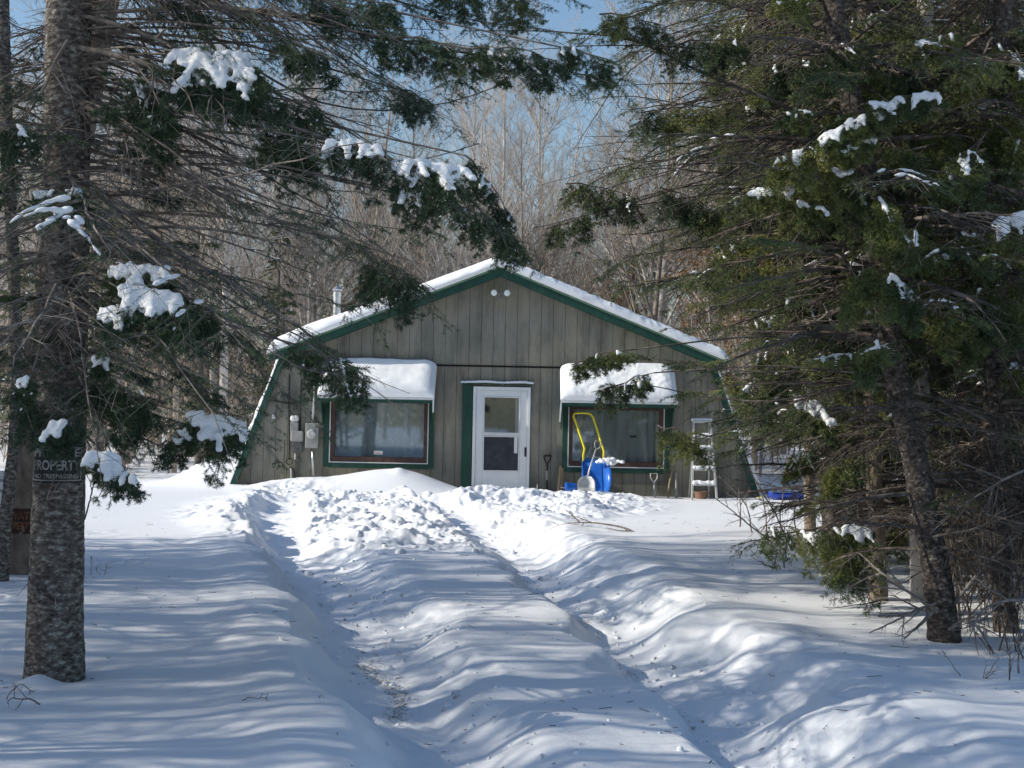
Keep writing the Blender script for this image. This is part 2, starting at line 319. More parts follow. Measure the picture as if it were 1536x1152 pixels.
# ------------------------------------------------------------------ ground
YL = np.array([-20,3,5,6.95,8.44,11.07,15.36,17.5,20,24.,60]); XLv = np.array([.3,.3,.0,-.41,-.71,-1.33,-2.47,-3.0,-3.5,-4.,-4.])
YR = np.array([-20,3,5,6.93,8.8,10.95,13.93,18.2,21.4,24.,60]); XRv = np.array([1.5,1.5,1.28,1.04,.88,.59,.19,-.39,-1.01,-1.6,-1.6])
TX, TY = -2.57, 7.62           # foreground trunk
HY = 26.0
TREE_WELLS = []
def gz(x, y, full=False):
    x = np.asarray(x, float); y = np.asarray(y, float)
    xl = np.interp(y, YL, XLv); xr = np.interp(y, YR, XRv)
    wob = fbm(x*1.3, y*1.3, o=3, seed=3)*.22+fbm(x*4, y*2.2, o=2, seed=9)*.07
    dl = x-xl+wob; dr = x-xr+wob*1.1
    u = np.clip(dl/np.maximum(xr-xl, .5), -1, 2)
    far = sst(40, 70, y)
    big = fbm(x*.35, y*.35, o=3, seed=21)*.055+fbm(x*.06, y*.06, o=2, seed=5)*.25*far
    left = .10+big+.05*np.exp(-((dl+.75)/.3)**2)
    right = .135+big+.04*np.exp(-((dr-1.0)/.35)**2)+.03*sst(1, 4, dr)
    hump = -.13+(.17+.04*fbm(x*.9, y*.9, o=2, seed=31))*sst(.10, .42, u)*(1-sst(.84, 1.0, u))
    zc = hump
    wl = sst(-.22, -.62, dl); wr = sst(.16, 1.0, dr)
    z = zc*(1-wl)*(1-wr)+left*wl+right*wr
    drive = (1-wl)*(1-wr)
    # wavelets of wind packed / crumbled snow along the drive edges
    edge = np.exp(-((dr-.55)/.5)**2)+np.exp(-((dl-.55)/.35)**2)+.5*np.exp(-((dl+.4)/.25)**2)
    z = z+edge*.035*fbm(x*2.2+y*.6, y*3.2, o=3, seed=41)
    rr = np.exp(-(dl/.24)**2)+np.exp(-(dr/.22)**2)
    z = z+edge*.012*(1-np.abs(fbm(x*7, y*7, o=3, seed=43))*2.5)*sst(.1,.4,fbm(x*.9,y*.9,o=2,seed=44)+.25)
    z = z+rr*.022*fbm(x*9, y*9, o=3, seed=51)
    # packed wheel tracks with lug prints
    pk = np.exp(-((x-xr)/.15)**4)+np.exp(-((x-xl)/.15)**4)
    z = z-.028*pk*sst(19, 16, y)+.006*pk*np.sin(y*52+3*np.sign(x-xr)*np.abs(x-xr)*20)*sst(15, 13, y)*sst(-.2, .3, fbm(x, y*.8, o=2, seed=45)+.15)
    # fade the drive into the churned yard
    yd = sst(16.5, 20.5, y-.35*np.abs(x+1.5))
    base = .045+big*.5
    z = z*(1-yd)+base*yd
    # churned snow
    cx = -1.1+.0*y; hw = np.interp(y, [13,16,19,22,25.4,26.2], [.9,1.7,2.6,3.4,3.55,3.55])
    cc = np.interp(y, [13,16,19,22,25.4], [-1.4,-1.7,-1.9,-1.3,-1.0])
    ch = sst(1.25, .75, np.abs(x-cc)/hw)*sst(13.2, 17.5, y+1.2*fbm(x*.8, y*.8, o=2, seed=61))*sst(25.9, 24.8, y)
    wx = fbm(x*1.7, y*1.7, o=2, seed=72)*.35; bil = 1-np.abs(fbm((x+wx)*1.9, (y-wx)*2.1, o=4, seed=71, g=.55))*2.6; bil = bil+.35*sst(-.05, .05, fbm(x*2.6+wx, y*2.6, o=2, seed=73))
    bil2 = 1-np.abs(fbm(x*6.5, y*6.5, o=3, seed=81, g=.6))*2.2
    mk_ = np.exp(-((x+2.1)/2.0)**4)*sst(23.4, 24.2, y)   # keep the drift by the door smooth
    ch = ch*(1-mk_)
    trk = (np.exp(-((x-xl)/.34)**4)+np.exp(-((x-xr)/.34)**4))*sst(24, 22.3, y)
    ch = ch*(1-.8*np.clip(trk, 0, 1)); z = z-.085*np.clip(trk, 0, 1)*yd+.035*yd*(np.exp(-((np.abs(x-xl)-.5)/.14)**2)+np.exp(-((np.abs(x-xr)-.5)/.14)**2))*sst(24, 22.3, y)
    z = z+ch*(.105*bil+.03*bil2-.02+.11*sst(.0, .5, fbm(x*.7, y*.7, o=2, seed=91)))
    z = z+ch*.05*np.exp(-((y-23.0)/.8)**2)*sst(-3.6, -2.6, x)
    # tyre tread prints in the yard
    z = z+.017*np.sin(y*52)*np.exp(-(dr/.16)**2)*sst(14, 16, y)*sst(21, 19, y)+.017*np.sin(y*52)*np.exp(-(dl/.16)**2)*sst(14, 16, y)*sst(21, 19, y)
    # crumbs on the left bank
    cr = sst(.15, .5, fbm(x*.8+3, y*.8, o=2, seed=101))*sst(-1.0, -1.6, dl)*sst(8, 9, y)*sst(17, 14, y)
    z = z+cr*.035*(1-np.abs(fbm(x*7, y*7, o=3, seed=111))*2)
    # drift beside the door and beside the left wall
    g = np.exp(-((x+2.15)/np.where(x < -2.15, 1.5, 1.05))**2)
    z = z+.46*g*np.exp(-((y-25.35)/.62)**2)+.13*np.exp(-((x+4.3)/.9)**2)*np.exp(-((y-25.5)/.6)**2)
    z = z+.05*np.exp(-((x+2.1)/.13)**2-((y-25.2)/.13)**2)
    z = z+.52*np.exp(-((x+5.95)/.75)**2)*sst(25.6, 26.8, y)*sst(35, 33, y)
    z = z+.26*np.exp(-((x-5.2)/.5)**2)*sst(26.2, 27.5, y)*sst(35, 33, y)
    z = z+.10*sst(3.5, 7.0, x)*sst(6, 10, y)*(1-far)
    z = z+.12*sst(6.4, 4.4, y)*sst(-.6, -1.6, x)
    for (tx, ty, hh) in [(TX-.02, TY-.20, .06)]:
        z = z+hh*np.exp(-(((x-tx)/.10)**2+((y-ty)/.12)**2))
    z = z-.05*np.exp(-(((x-TX)/.27)**2+((y-TY)/.27)**2))
    # far land rises a little
    z = z+sst(60, 320, y)*9+sst(40, 200, np.abs(x))*3
    if full:
        dirt = np.clip(np.exp(-(dl/.20)**2)*sst(15, 11, y)+np.exp(-(dr/.17)**2)*sst(17, 12, y), 0, 1)*np.clip(.55+fbm(x*1.1, y*.9, o=2, seed=131)*1.1, 0, 1)
        return z, dirt
    return z
def gzf(x, y): return float(gz(np.array([float(x)]), np.array([float(y)]))[0])
def build_ground():
    ys = list(np.arange(-60, 2.5, 2.5))
    y = 2.5
    while y < 27: ys.append(y); y += min(max(.0032*y, .012), .034)
    while y < 60: ys.append(y); y += .05+.012*(y-27)*2
    while y < 1400: ys.append(y); y *= 1.12
    ys = np.array(ys)
    u = np.linspace(-1, 1, 820); out = np.array([1.06,1.15,1.3,1.6,2.2,3.5,6,12,30,80.])
    uu = np.concatenate([-out[::-1], u, out])
    w = np.where(ys < 2.5, 3.2, 1.6+.42*np.clip(ys, 0, 60)) ; w = np.clip(w, 3.2, 16)
    X = uu[None]*w[:, None]; Yg = np.broadcast_to(ys[:, None], X.shape)
    z, d = gz(X.ravel(), Yg.ravel(), True)
    V = np.stack([X.ravel(), Yg.ravel(), z], 1)
    n, m = X.shape; i = np.arange(n-1)[:, None]*m+np.arange(m-1)[None]
    Q = np.stack([i, i+1, i+m+1, i+m], -1).reshape(-1, 4)
    o = mk('snowy_ground', V, Q=Q, mat=MT['snowg'], smooth=True); tag(o, kind='structure')
    a = o.data.attributes.new('dirt', 'FLOAT', 'POINT'); a.data.foreach_set('value', d.astype(np.float32))
build_ground()
# crumbled snow lumps (nobody could count them)
def lumps():
    A = Acc()
    n = 620
    y = rng.uniform(14, 25.2, n); x = rng.uniform(-5.2, 3.2, n)
    hw = np.interp(y, [13,16,19,22,25.4], [.9,1.7,2.6,3.4,3.55]); cc = np.interp(y, [13,16,19,22,25.4], [-1.4,-1.7,-1.9,-1.3,-1.0])
    k = (np.abs(x-cc) < hw*.95)&(fbm(x*1.2, y*1.2, o=2, seed=7) > -.12); x, y = x[k], y[k]
    k2 = ~((np.abs(x+2.1) < 1.9)&(y > 23.7)); x, y = x[k2], y[k2]; r = np.exp(rng.normal(-3.5, .65, len(x)))
    m2 = 500
    y2 = rng.uniform(6, 15, m2); e = rng.choice([0,1], m2); x2 = np.where(e == 0, np.interp(y2, YL, XLv)+rng.normal(.15,.3,m2), np.interp(y2, YR, XRv)+rng.normal(.1,.2,m2))
    x = np.concatenate([x, x2]); y = np.concatenate([y, y2]); r = np.concatenate([r, np.exp(rng.normal(-4.4,.4,m2))])
    z = gz(x, y)
    C = np.stack([x, y, z+r*.05], 1); D = rng.normal(0, 1, C.shape); D[:, 2] *= .3
    V, F = blobs(C, D, r*1.15, r*rng.uniform(.7,1,len(r)), r*.75)
    V = V+ (fbm(V[:,0]*14, V[:,1]*14, V[:,2]*14, o=2, seed=77)*.035)[:,None]*nrm(rng.normal(0,1,V.shape)*.3+ (V-np.repeat(C, len(ICV), 0)))
    o = mk('snow_lumps', V, T=F, mat=MT['snow'], smooth=True)
    tag(o, 'crumbled lumps of churned snow strewn over the yard before the house', 'snow lumps', kind='stuff')
lumps()
def litter():
    n = 900; y = rng.uniform(4.5, 20, n)**1.0; x = rng.uniform(-.42, .42, n)*y*1.0
    k = fbm(x*.7, y*.7, o=2, seed=7) > -.1; x, y = x[k], y[k]; n = len(x)
    z = gz(x, y)+.004; a = rng.uniform(0, math.pi, n); l = np.exp(rng.normal(-4.2, .6, n))
    d = np.stack([np.cos(a), np.sin(a), 0*a], 1)*l[:, None]; p = np.stack([x, y, z], 1)
    Pp = p[:, None]+d[:, None]*np.linspace(-1, 1, 3)[None, :, None]; V, Q = tubes(Pp, np.full((n, 3), .0016), 4)
    o = mk('needle_litter', V, Q=Q, mat=MT['black']); tag(o, 'fallen needles and bits of twig scattered on the snow', 'litter', kind='stuff')
litter()

# ------------------------------------------------------------------ house
RX, RZ = -.27, 4.43; SL = .398
BL, BR = -5.42, 4.82; KL, KR, KZ = -4.45, 3.88, 2.66
H = thing('gambrel_house', 'grey green cabin with steep lower walls and green trim under thick roof snow', 'house', (RX, HY, 0))
def wall_top(x):
    # underside profile of the front gable
    zt = RZ-.12-SL*abs(x-RX)
    if x < KL: zt = min(zt, (x-BL)/(KL-BL)*KZ)
    if x > KR: zt = min(zt, (BR-x)/(BR-KR)*KZ)
    return zt
OPEN = [(-3.62,-1.52,.50,1.90), (1.02,3.07,.50,1.84), (-.76,.38,-.5,2.13)]
def planks():
    for (z0, z1, yf, nm) in ((-.35, 2.50, HY, 'lower'), (2.535, 9, HY-.007, 'upper')):
        mb = MB(); g = .0035
        xs = list(np.arange(BL-.1, BR+.2, .2335))
        for a in xs:
            pcs = [(a+g, a+.2335-g)]
            # split at opening edges
            for (ox0, ox1, oz0, oz1) in OPEN:
                np_ = []
                for (p, q) in pcs:
                    cuts = [p]+[c for c in (ox0, ox1) if p < c < q]+[q]
                    np_ += list(zip(cuts[:-1], cuts[1:]))
                pcs = np_
            for (p, q) in pcs:
                mid = (p+q)/2; br = sorted([p, q]+[c for c in (BL, KL, RX, KR, BR) if p < c < q])
                for (p2, q2) in zip(br[:-1], br[1:]):
                    t0, t1 = wall_top(p2+1e-5), wall_top(q2-1e-5)
                    hol = [o for o in OPEN if o[0]-1e-4 <= (p2+q2)/2 <= o[1]+1e-4]
                    seg = [(z0, None)]
                    if hol and nm == 'lower': seg = [(z0, hol[0][2]), (hol[0][3], None)]
                    for (lo, hi) in seg:
                        ta = min(t0, z1) if hi is None else min(hi, t0); tb = min(t1, z1) if hi is None else min(hi, t1)
                        if max(ta, tb) <= lo+.01: continue
                        dy = .0012*((int(a*37) % 3)-1)
                        poly = [(p2, lo), (q2, lo), (q2, max(tb, lo+.001)), (p2, max(ta, lo+.001))]
                        mb.prism(poly, yf+dy*.4, yf+.05)
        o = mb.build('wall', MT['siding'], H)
        o['label'] = 'vertical grooved grey siding of the '+('lower wall' if nm == 'lower' else 'gable above the seam')
planks()
# dark sheathing behind the grooves with real openings, side walls, back wall
def slab_profile(x0, x1, z0, z1, y0, y1):
    xs = sorted(set([x0, x1]+[c for c in (BL, KL, RX, KR, BR) if x0 < c < x1])); mb = MB()
    return mb
mb = MB()
cuts = sorted([BL, KL, RX, KR, BR]+[o[0] for o in OPEN]+[o[1] for o in OPEN])
for a, b in zip(cuts[:-1], cuts[1:]):
    m = (a+b)/2; hol = [o for o in OPEN if o[0] < m < o[1]]
    t0, t1 = wall_top(a+1e-5)-.01, wall_top(b-1e-5)-.01
    if hol:
        if hol[0][2] > 0: mb.prism([(a,-.35),(b,-.35),(b,hol[0][2]),(a,hol[0][2])], HY+.012, HY+.12)
        mb.prism([(a,hol[0][3]),(b,hol[0][3]),(b,t1),(a,t0)], HY+.012, HY+.12)
    else: mb.prism([(a,-.35),(b,-.35),(b,max(t1,-.34)),(a,max(t0,-.34))], HY+.012, HY+.12)
mb.build('sheathing', MT['dark'], H)
mb = MB(); mb.bar((BL+1.0,HY-.008,2.517),(BR-1.0,HY-.008,2.517),.03,.024); mb.build('drip_edge', MT['dark'], H)
# back wall and room
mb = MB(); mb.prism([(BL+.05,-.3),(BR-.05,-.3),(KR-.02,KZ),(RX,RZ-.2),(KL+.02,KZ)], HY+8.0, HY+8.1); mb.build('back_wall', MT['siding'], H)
mb = MB(); mb.box(BL+.6, BR-.6, HY+1.0, HY+1.05, -.2, 2.4); mb.build('partition', MT['inside'], H)
# steep lower roof sides
for s, (bx, kx) in enumerate(((BL, KL), (BR, KR))):
    sg = -1 if s == 0 else 1
    nx = np.array([sg*KZ, (abs(bx-kx))]); nx = nx/np.linalg.norm(nx)   # outward normal (x,z)
    def off(p, d): return (p[0]+nx[0]*d, p[1]+nx[1]*d)
    a, b = (bx+sg*.12, -.33), (kx, KZ)
    mb = MB(); mb.prism([off(a,.0), off(a,.06), off(b,.06), off(b,.0)], HY+.0, HY+8.15); mb.build('side_roof', MT['bark2'], H)
    mb = MB(); mb.prism([off(a,-.055), off(a,.065), off(b,.065), off(b,-.055)], HY-.075, HY-.03); mb.build('edge_board', MT['green'], H, bevel=.006)
    # snow dusted over the steep side
    n = 90; zz = np.linspace(0, 1, n); yy = np.linspace(HY-.08, HY+8.2, 60)
    Z, Yq = np.meshgrid(zz, yy)
    th = .035+.03*fbm(Z*14, Yq*1.5, o=3, seed=5+s)+.10*(1-Z)**3
    pt = lambda zz_, d: (a[0]+(b[0]-a[0])*zz_+nx[0]*d, a[1]+(b[1]-a[1])*zz_+nx[1]*d)
    X_, Z_ = pt(Z, .066+np.maximum(th, .004)); V = np.stack([X_.ravel(), Yq.ravel(), Z_.ravel()], 1)
    X2, Z2 = pt(Z[0], .062+0*Z[0]); V2 = np.stack([X2, np.full(n, HY-.078), Z2], 1)
    i = np.arange(59)[:, None]*n+np.arange(n-1)[None]; Q = np.stack([i, i+1, i+n+1, i+n], -1).reshape(-1, 4)
    j = np.arange(n-1); Q2 = np.stack([60*n+j, 60*n+j+1, j+1, j], -1)
    o = mk('side_snow', np.concatenate([V, V2]), Q=np.concatenate([Q, Q2]), mat=MT['snow'], parent=H, smooth=True)
# upper roof
OV = .30
for sg in (-1, 1):
    ex = RX+sg*4.42; ez = RZ-SL*4.42
    mb = MB(); mb.prism([(RX,RZ-.05),(ex,ez-.05),(ex,ez+.0),(RX,RZ+.0)], HY-OV+.03, HY+8.3); mb.build('roof', MT['bark2'], H)
    # barge boards (fascia), two steps, and plain soffit
    mb = MB(); mb.prism([(RX,RZ+.006),(ex,ez+.006),(ex,ez-.165),(RX,RZ-.185)], HY-OV-.02, HY-OV+.027); mb.build('fascia', MT['green'], H)
    mb = MB(); mb.prism([(RX,RZ+.014),(ex+sg*.02,ez+.006),(ex+sg*.02,ez-.035),(RX,RZ-.028)], HY-OV-.045, HY-OV-.022); mb.build('drip_strip', MT['greenl'], H)
    mb = MB(); mb.prism([(RX,RZ-.145),(RX+sg*4.1,RZ-SL*4.1-.145),(RX+sg*4.1,RZ-SL*4.1-.165),(RX,RZ-.165)], HY-OV+.03, HY-.03); mb.build('soffit', MT['green'], H)
def roof_snow():
    nu, nv = 360, 90
    u = np.linspace(-1, 1, nu); half = 4.47
    x = RX+u*half; v = np.linspace(0, 1, nv); ys = HY-OV-.10+(8.4+.2)*v**1.6
    X, Y = np.meshgrid(x, ys)
    a = np.abs(X-RX); zr = RZ-SL*np.sqrt(a*a+.05**2)+.012
    right = sst(-.1, .6, X-RX)
    t = (.235+.05*np.exp(-((X-RX+3.6)/.8)**2))*(1-right)+(.20+.045*fbm(X*3.0, Y*3.0, o=4, seed=12)+.02*fbm(X*8, Y*8, o=3, seed=13))*right
    t = t+.018*fbm(X*1.2, Y*1.2, o=3, seed=15)
    t = t-.10*np.exp(-((X-RX-.3)/.25)**2)*0
    e = np.clip((half-a)/.22, 0, 1); e = np.sqrt(1-(1-e)**2)
    f = np.clip((Y-(HY-OV-.10))/.16, 0, 1); f = np.sqrt(1-(1-f)**2)
    Z = zr+t*e*(.12+.88*f)*1.0
    Y = Y+.03*fbm(X*2.5, X*0, o=2, seed=8)*(1-f)
    top = np.stack([X, Y, Z], -1)
    bot = np.stack([X, np.maximum(Y, HY-OV-.05+0*Y), zr+0*X], -1)
    V = np.concatenate([top.reshape(-1,3), bot[0], bot[-1], bot[:,0], bot[:,-1]])
    i = np.arange(nv-1)[:, None]*nu+np.arange(nu-1)[None]; Q = [np.stack([i, i+1, i+nu+1, i+nu], -1).reshape(-1, 4)]
    b0 = nu*nv; j = np.arange(nu-1); Q.append(np.stack([b0+j, b0+j+1, j+1, j], -1))
    b1 = b0+nu; Q.append(np.stack([b1+j+1, b1+j, (nv-1)*nu+j, (nv-1)*nu+j+1], -1))
    b2 = b1+nu; k = np.arange(nv-1); Q.append(np.stack([b2+k, k*nu, (k+1)*nu, b2+k+1], -1))
    b3 = b2+nv; Q.append(np.stack([k*nu+nu-1, b3+k, b3+k+1, (k+1)*nu+nu-1], -1))
    mk('roof_snow', V, Q=np.concatenate(Q), mat=MT['snow'], parent=H, smooth=True)
roof_snow()
# windows
def window(x0, x1, z0, z1, cm, right):
    mb = MB(); w = .115; yf = HY-.045; yb = HY+.10
    mb.box(x0-.02, x0+w-.03, yf, yb, z0, z1); mb.box(x1-w+.03, x1+.02, yf, yb, z0, z1)
    mb.box(x0+w-.029, x1-w+.029, yf, yb, z0-.015, z0+w-.03); mb.box(x0+w-.029, x1-w+.029, yf, yb, z1-w+.03, z1)
    fr = mb.build('window', MT['green'], H, bevel=.006)
    fr['label'] = 'wide window under the '+('right' if right else 'left')+' awning'
    a, b, c, d = x0+w-.028, x1-w+.028, z0+w-.028, z1-w+.028
    t = .018; mb = MB(); ys, ye = HY-.056, HY-.02
    mb.box(a, a+t, ys, ye, c, d); mb.box(b-t, b, ys, ye, c, d); mb.box(a+t, b-t, ys, ye, c, c+t); mb.build('edge_trim', MT['whitet'], fr)
    mb = MB(); w2 = .10; ys, ye = HY-.035, HY+.08; a2, b2, c2, d2 = a+t+.001, b-t-.001, c+t+.001, d-.001
    mb.box(a2, a2+.075, ys, ye, c2, d2); mb.box(b2-.075, b2, ys, ye, c2, d2); mb.box(a2+.075, b2-.075, ys, ye, c2, c2+w2); mb.box(a2+.075, b2-.075, ys, ye, d2-.05, d2)
    mb.build('sash', MT['maroon'], fr, bevel=.005)
    mb = MB(); mb.box(a2+.07, b2-.07, HY+.02, HY+.026, c2+.09, d2-.04); mb.build('pane', MT['glass'], fr)
    # curtain with folds
    n = 160; xs = np.linspace(a2+.05, b2-.05, n); amp = .018 if right else .010
    yy = HY+.12+amp*np.sin(xs*38+np.sin(xs*9))+.01*fbm(xs*5, xs*0, o=2, seed=2)
    zt, zb = d2, c2+.05
    rows = []
    for q in np.linspace(0, 1, 8):
        dip = 0
        rows.append(np.stack([xs, yy+.01*q, zb+(zt-zb)*q+0*xs], 1))
    V = np.concatenate(rows); i = np.arange(7)[:, None]*n+np.arange(n-1)[None]
    mk('curtain', V, Q=np.stack([i, i+1, i+n+1, i+n], -1).reshape(-1, 4), mat=cm, parent=fr, smooth=True)
    return fr
wl = window(*OPEN[0], MT['curtain'], False); wr = window(*OPEN[1], MT['curtain2'], True)
# small sticker and notch seen in the windows
c = P(567, 679, HY-.05); mb = MB(); mb.box(c[0]-.085, c[0]+.085, HY+.005, HY+.017, c[2]-.035, c[2]+.035); mb.build('sticker', MT['whitet'], wl)
mb = MB(); mb.box(c[0]-.06, c[0]+.06, HY+.001, HY+.0045, c[2]-.022, c[2]-.006); mb.build('sticker_band', mat('pink_band', [(.3,(.5,.2,.2)),(.7,(.6,.3,.3))]), wl)
c = P(950, 655, HY-.05); mb = MB(); mb.box(c[0]-.065, c[0]+.065, HY+.005, HY+.017, c[2]-.022, c[2]+.022); mb.build('latch_tag', MT['black'], wr)
# awnings
def awning(x0, x1, right):
    yl = HY-.62; zt = 2.46; zl = 1.865
    A = bpy.data.objects.new('awning', None); col.objects.link(A); A.parent = H; A.location = ((x0+x1)/2-RX, 0, 2.2)
    A['label'] = 'snow covered green awning over the '+('right' if right else 'left')+' window'
    mb = MB(); mb.prism([(HY-.02, zt), (yl, zl), (yl, zl-.02), (HY-.02, zt-.02)], x0+.01, x1-.01, 'x'); mb.build('awning_sheet', MT['green'], A)
    mb = MB(); mb.box(x0, x1, yl-.025, yl-.002, zl-.035, zl+.012); mb.build('lip', MT['whitet'], A)
    mb = MB(); mb.box(x0+.02, x1-.02, yl, yl+.03, zl-.10, zl-.037); mb.build('valance', MT['green'], A)
    for x in (x0+.03, x1-.055):
        mb = MB(); mb.prism([(yl+.031, zl-.03), (HY-.03, zt-.03), (HY-.03, zl-.50), (HY-.10, zl-.55), (HY-.2, zl-.42)], x, x+.02, 'x'); mb.build('side_panel', MT['green'], A)
    xs_ = x0+.012 if right else x1-.02
    mb = MB(); mb.bar((xs_, yl-.01, zl-.035), (xs_+(-.02 if right else .0), yl+.02, zl-.40 if right else zl-.27), .028, .02, (0,1,0)); mb.build('hanging_strip', MT['whitet'], A)
    # snow pillow
    nu, nv = 150, 70; u = np.linspace(0, 1, nu); v = np.linspace(0, 1, nv); U, Vv = np.meshgrid(u, v)
    th = .20
    X = x0+.0+(x1-x0)*U
    e = np.clip(np.minimum(U, 1-U)*(x1-x0)/(.30), 0, 1); e = np.sqrt(1-(1-e)**2)
    f = np.clip(Vv/.22, 0, 1); f = np.sqrt(1-(1-f)**2)       # v=0 lip, v=1 wall
    bump = .045*fbm(X*1.1, Vv*1.6, o=3, seed=22+int(right))+(.014*fbm(X*3, Vv*3, o=4, seed=23)+.006*fbm(X*10, Vv*9, o=3, seed=24))*(1.6 if right else .6)
    T = (th+bump)*(.10+.90*e)*(.25+.75*f)
    Yb = yl-.02+(HY-.03-yl)*Vv; Zb = zl+.012+(zt-zl)*Vv+.0
    nrmv = np.array([-(zt-zl), (HY-yl)]); nrmv = nrmv/np.linalg.norm(nrmv)
    Y = Yb+nrmv[0]*T*.8; Z = Zb+nrmv[1]*T+.0
    Y = np.minimum(Y, HY-.03)
    top = np.stack([X, Y, Z], -1); bot = np.stack([X, Yb, Zb-.002], -1)
    V = np.concatenate([top.reshape(-1,3), bot[0], bot[-1], bot[:,0], bot[:,-1]])
    i = np.arange(nv-1)[:, None]*nu+np.arange(nu-1)[None]; Q = [np.stack([i, i+1, i+nu+1, i+nu], -1).reshape(-1, 4)]
    b0 = nu*nv; j = np.arange(nu-1); Q.append(np.stack([b0+j, b0+j+1, j+1, j], -1))
    b1 = b0+nu; Q.append(np.stack([b1+j+1, b1+j, (nv-1)*nu+j, (nv-1)*nu+j+1], -1))
    b2 = b1+nu; k = np.arange(nv-1); Q.append(np.stack([b2+k, k*nu, (k+1)*nu, b2+k+1], -1))
    b3 = b2+nv; Q.append(np.stack([k*nu+nu-1, b3+k, b3+k+1, (k+1)*nu+nu-1], -1))
    mk('awning_snow', V, Q=np.concatenate(Q), mat=MT['snow'], parent=A, smooth=True)
awning(-3.70, -1.47, False); awning(.93, 3.16, True)
# door
D = bpy.data.objects.new('door', None); col.objects.link(D); D.parent = H; D.location = (-.19-RX, 0, 0); D['label'] = 'white storm door with a glass upper light and screened lower light'
dx0, dx1, dz0, dz1 = -.75, .37, -.02, 2.12
mb = MB(); mb.box(dx0, dx0+.06, HY-.06, HY+.06, dz0, dz1); mb.box(dx1-.06, dx1, HY-.06, HY+.06, dz0, dz1); mb.box(dx0+.06, dx1-.06, HY-.06, HY+.06, dz1-.07, dz1); mb.build('door_frame', MT['white'], D, bevel=.008)
def zpy(py, px=752): return P(px, py, HY-.04)[2]
def xpx(px, py=660): return P(px, py, HY-.04)[0]
ux0, ux1 = xpx(724.5), xpx(779); uz0, uz1 = zpy(650.5), zpy(595); lz0, lz1 = zpy(707), zpy(654)
a, b = dx0+.063, dx1-.063; c, d = dz0+.01, dz1-.073; ys, ye = HY-.048, HY-.012
mb = MB(); mb.box(a, ux0, ys, ye, c, d); mb.box(ux1, b, ys, ye, c, d); mb.box(ux0, ux1, ys, ye, c, lz0); mb.box(ux0, ux1, ys, ye, uz1, d); mb.box(ux0, ux1, ys, ye, lz1, uz0); mb.build('door_leaf', MT['white'], D, bevel=.008)
mb = MB()
for (z0, z1) in ((uz0, uz1), (lz0, lz1)):
    t = .02; mb.box(ux0, ux0+t, ys-.012, ys-.001, z0, z1); mb.box(ux1-t, ux1, ys-.012, ys-.001, z0, z1); mb.box(ux0+t, ux1-t, ys-.012, ys-.001, z0, z0+t); mb.box(ux0+t, ux1-t, ys-.012, ys-.001, z1-t, z1)
mb.build('light_bead', MT['whitet'], D)
mb = MB(); mb.box(ux0+.01, ux1-.01, HY-.03, HY-.026, uz0+.002, uz1-.002); mb.build('pane', MT['glass'], D)
sm, nt, bb = nodes('dark_screen'); bb.inputs['Base Color'].default_value = (.035,.04,.055,1); bb.inputs['Roughness'].default_value = .7
mb = MB(); mb.box(ux0+.01, ux1-.01, HY-.03, HY-.026, lz0+.002, lz1-.002); mb.build('screen', mat('dark_screen_mesh', [(.35,(.02,.022,.03)),(.65,(.05,.055,.07))], 5, .55), D)
mb = MB(); mb.box(ux1-.10, ux1-.035, HY-.040, HY-.031, lz1-.33, lz1-.01); mb.build('inner_door_edge', MT['whitet'], D)
# inner main door behind the glass
mb = MB(); mb.box(dx0+.07, dx1-.07, HY+.085, HY+.115, dz0, dz1); mb.build('inner_door', MT['white'], D)
mb = MB(); mb.box(ux0-.02, ux1-.09, HY+.07, HY+.083, uz0-.1, uz1+.02); mb.build('inner_glass', mat('inner_glass_dark', [(.35,(.008,.013,.02)),(.55,(.028,.048,.062)),(.7,(.08,.12,.145))], 9, .5), D)
hx, hz = xpx(788, 678), zpy(678, 788); mb = MB(); mb.box(hx-.018, hx+.018, HY-.062, HY-.05, hz-.09, hz+.09); mb.tube([(hx,HY-.06,hz+.05),(hx,HY-.10,hz+.03),(hx,HY-.10,hz-.05),(hx,HY-.06,hz-.07)], .009, 8); mb.build('door_handle', MT['black'], D)
mb = MB(); mb.box(-.955, -.765, HY-.05, HY-.012, -.1, 2.16); mb.build('door_side_board', MT['green'], H, bevel=.005)
mb = MB(); mb.box(-.97, .40, HY-.10, HY-.0, 2.165, 2.18); mb.build('door_head_flashing', MT['green'], H)
n = 60; A = Acc(); xs = np.linspace(-.965, .395, 46)
V, F = blobs(np.stack([xs, np.full(46, HY-.055), 2.205+.008*np.sin(xs*9)+rng.normal(0,.003,46)], 1), np.tile([1.,0,0],(46,1)), .045, .05, .034); o = mk('door_head_snow', V, T=F, mat=MT['snow'], parent=H); remesh(o, .012)
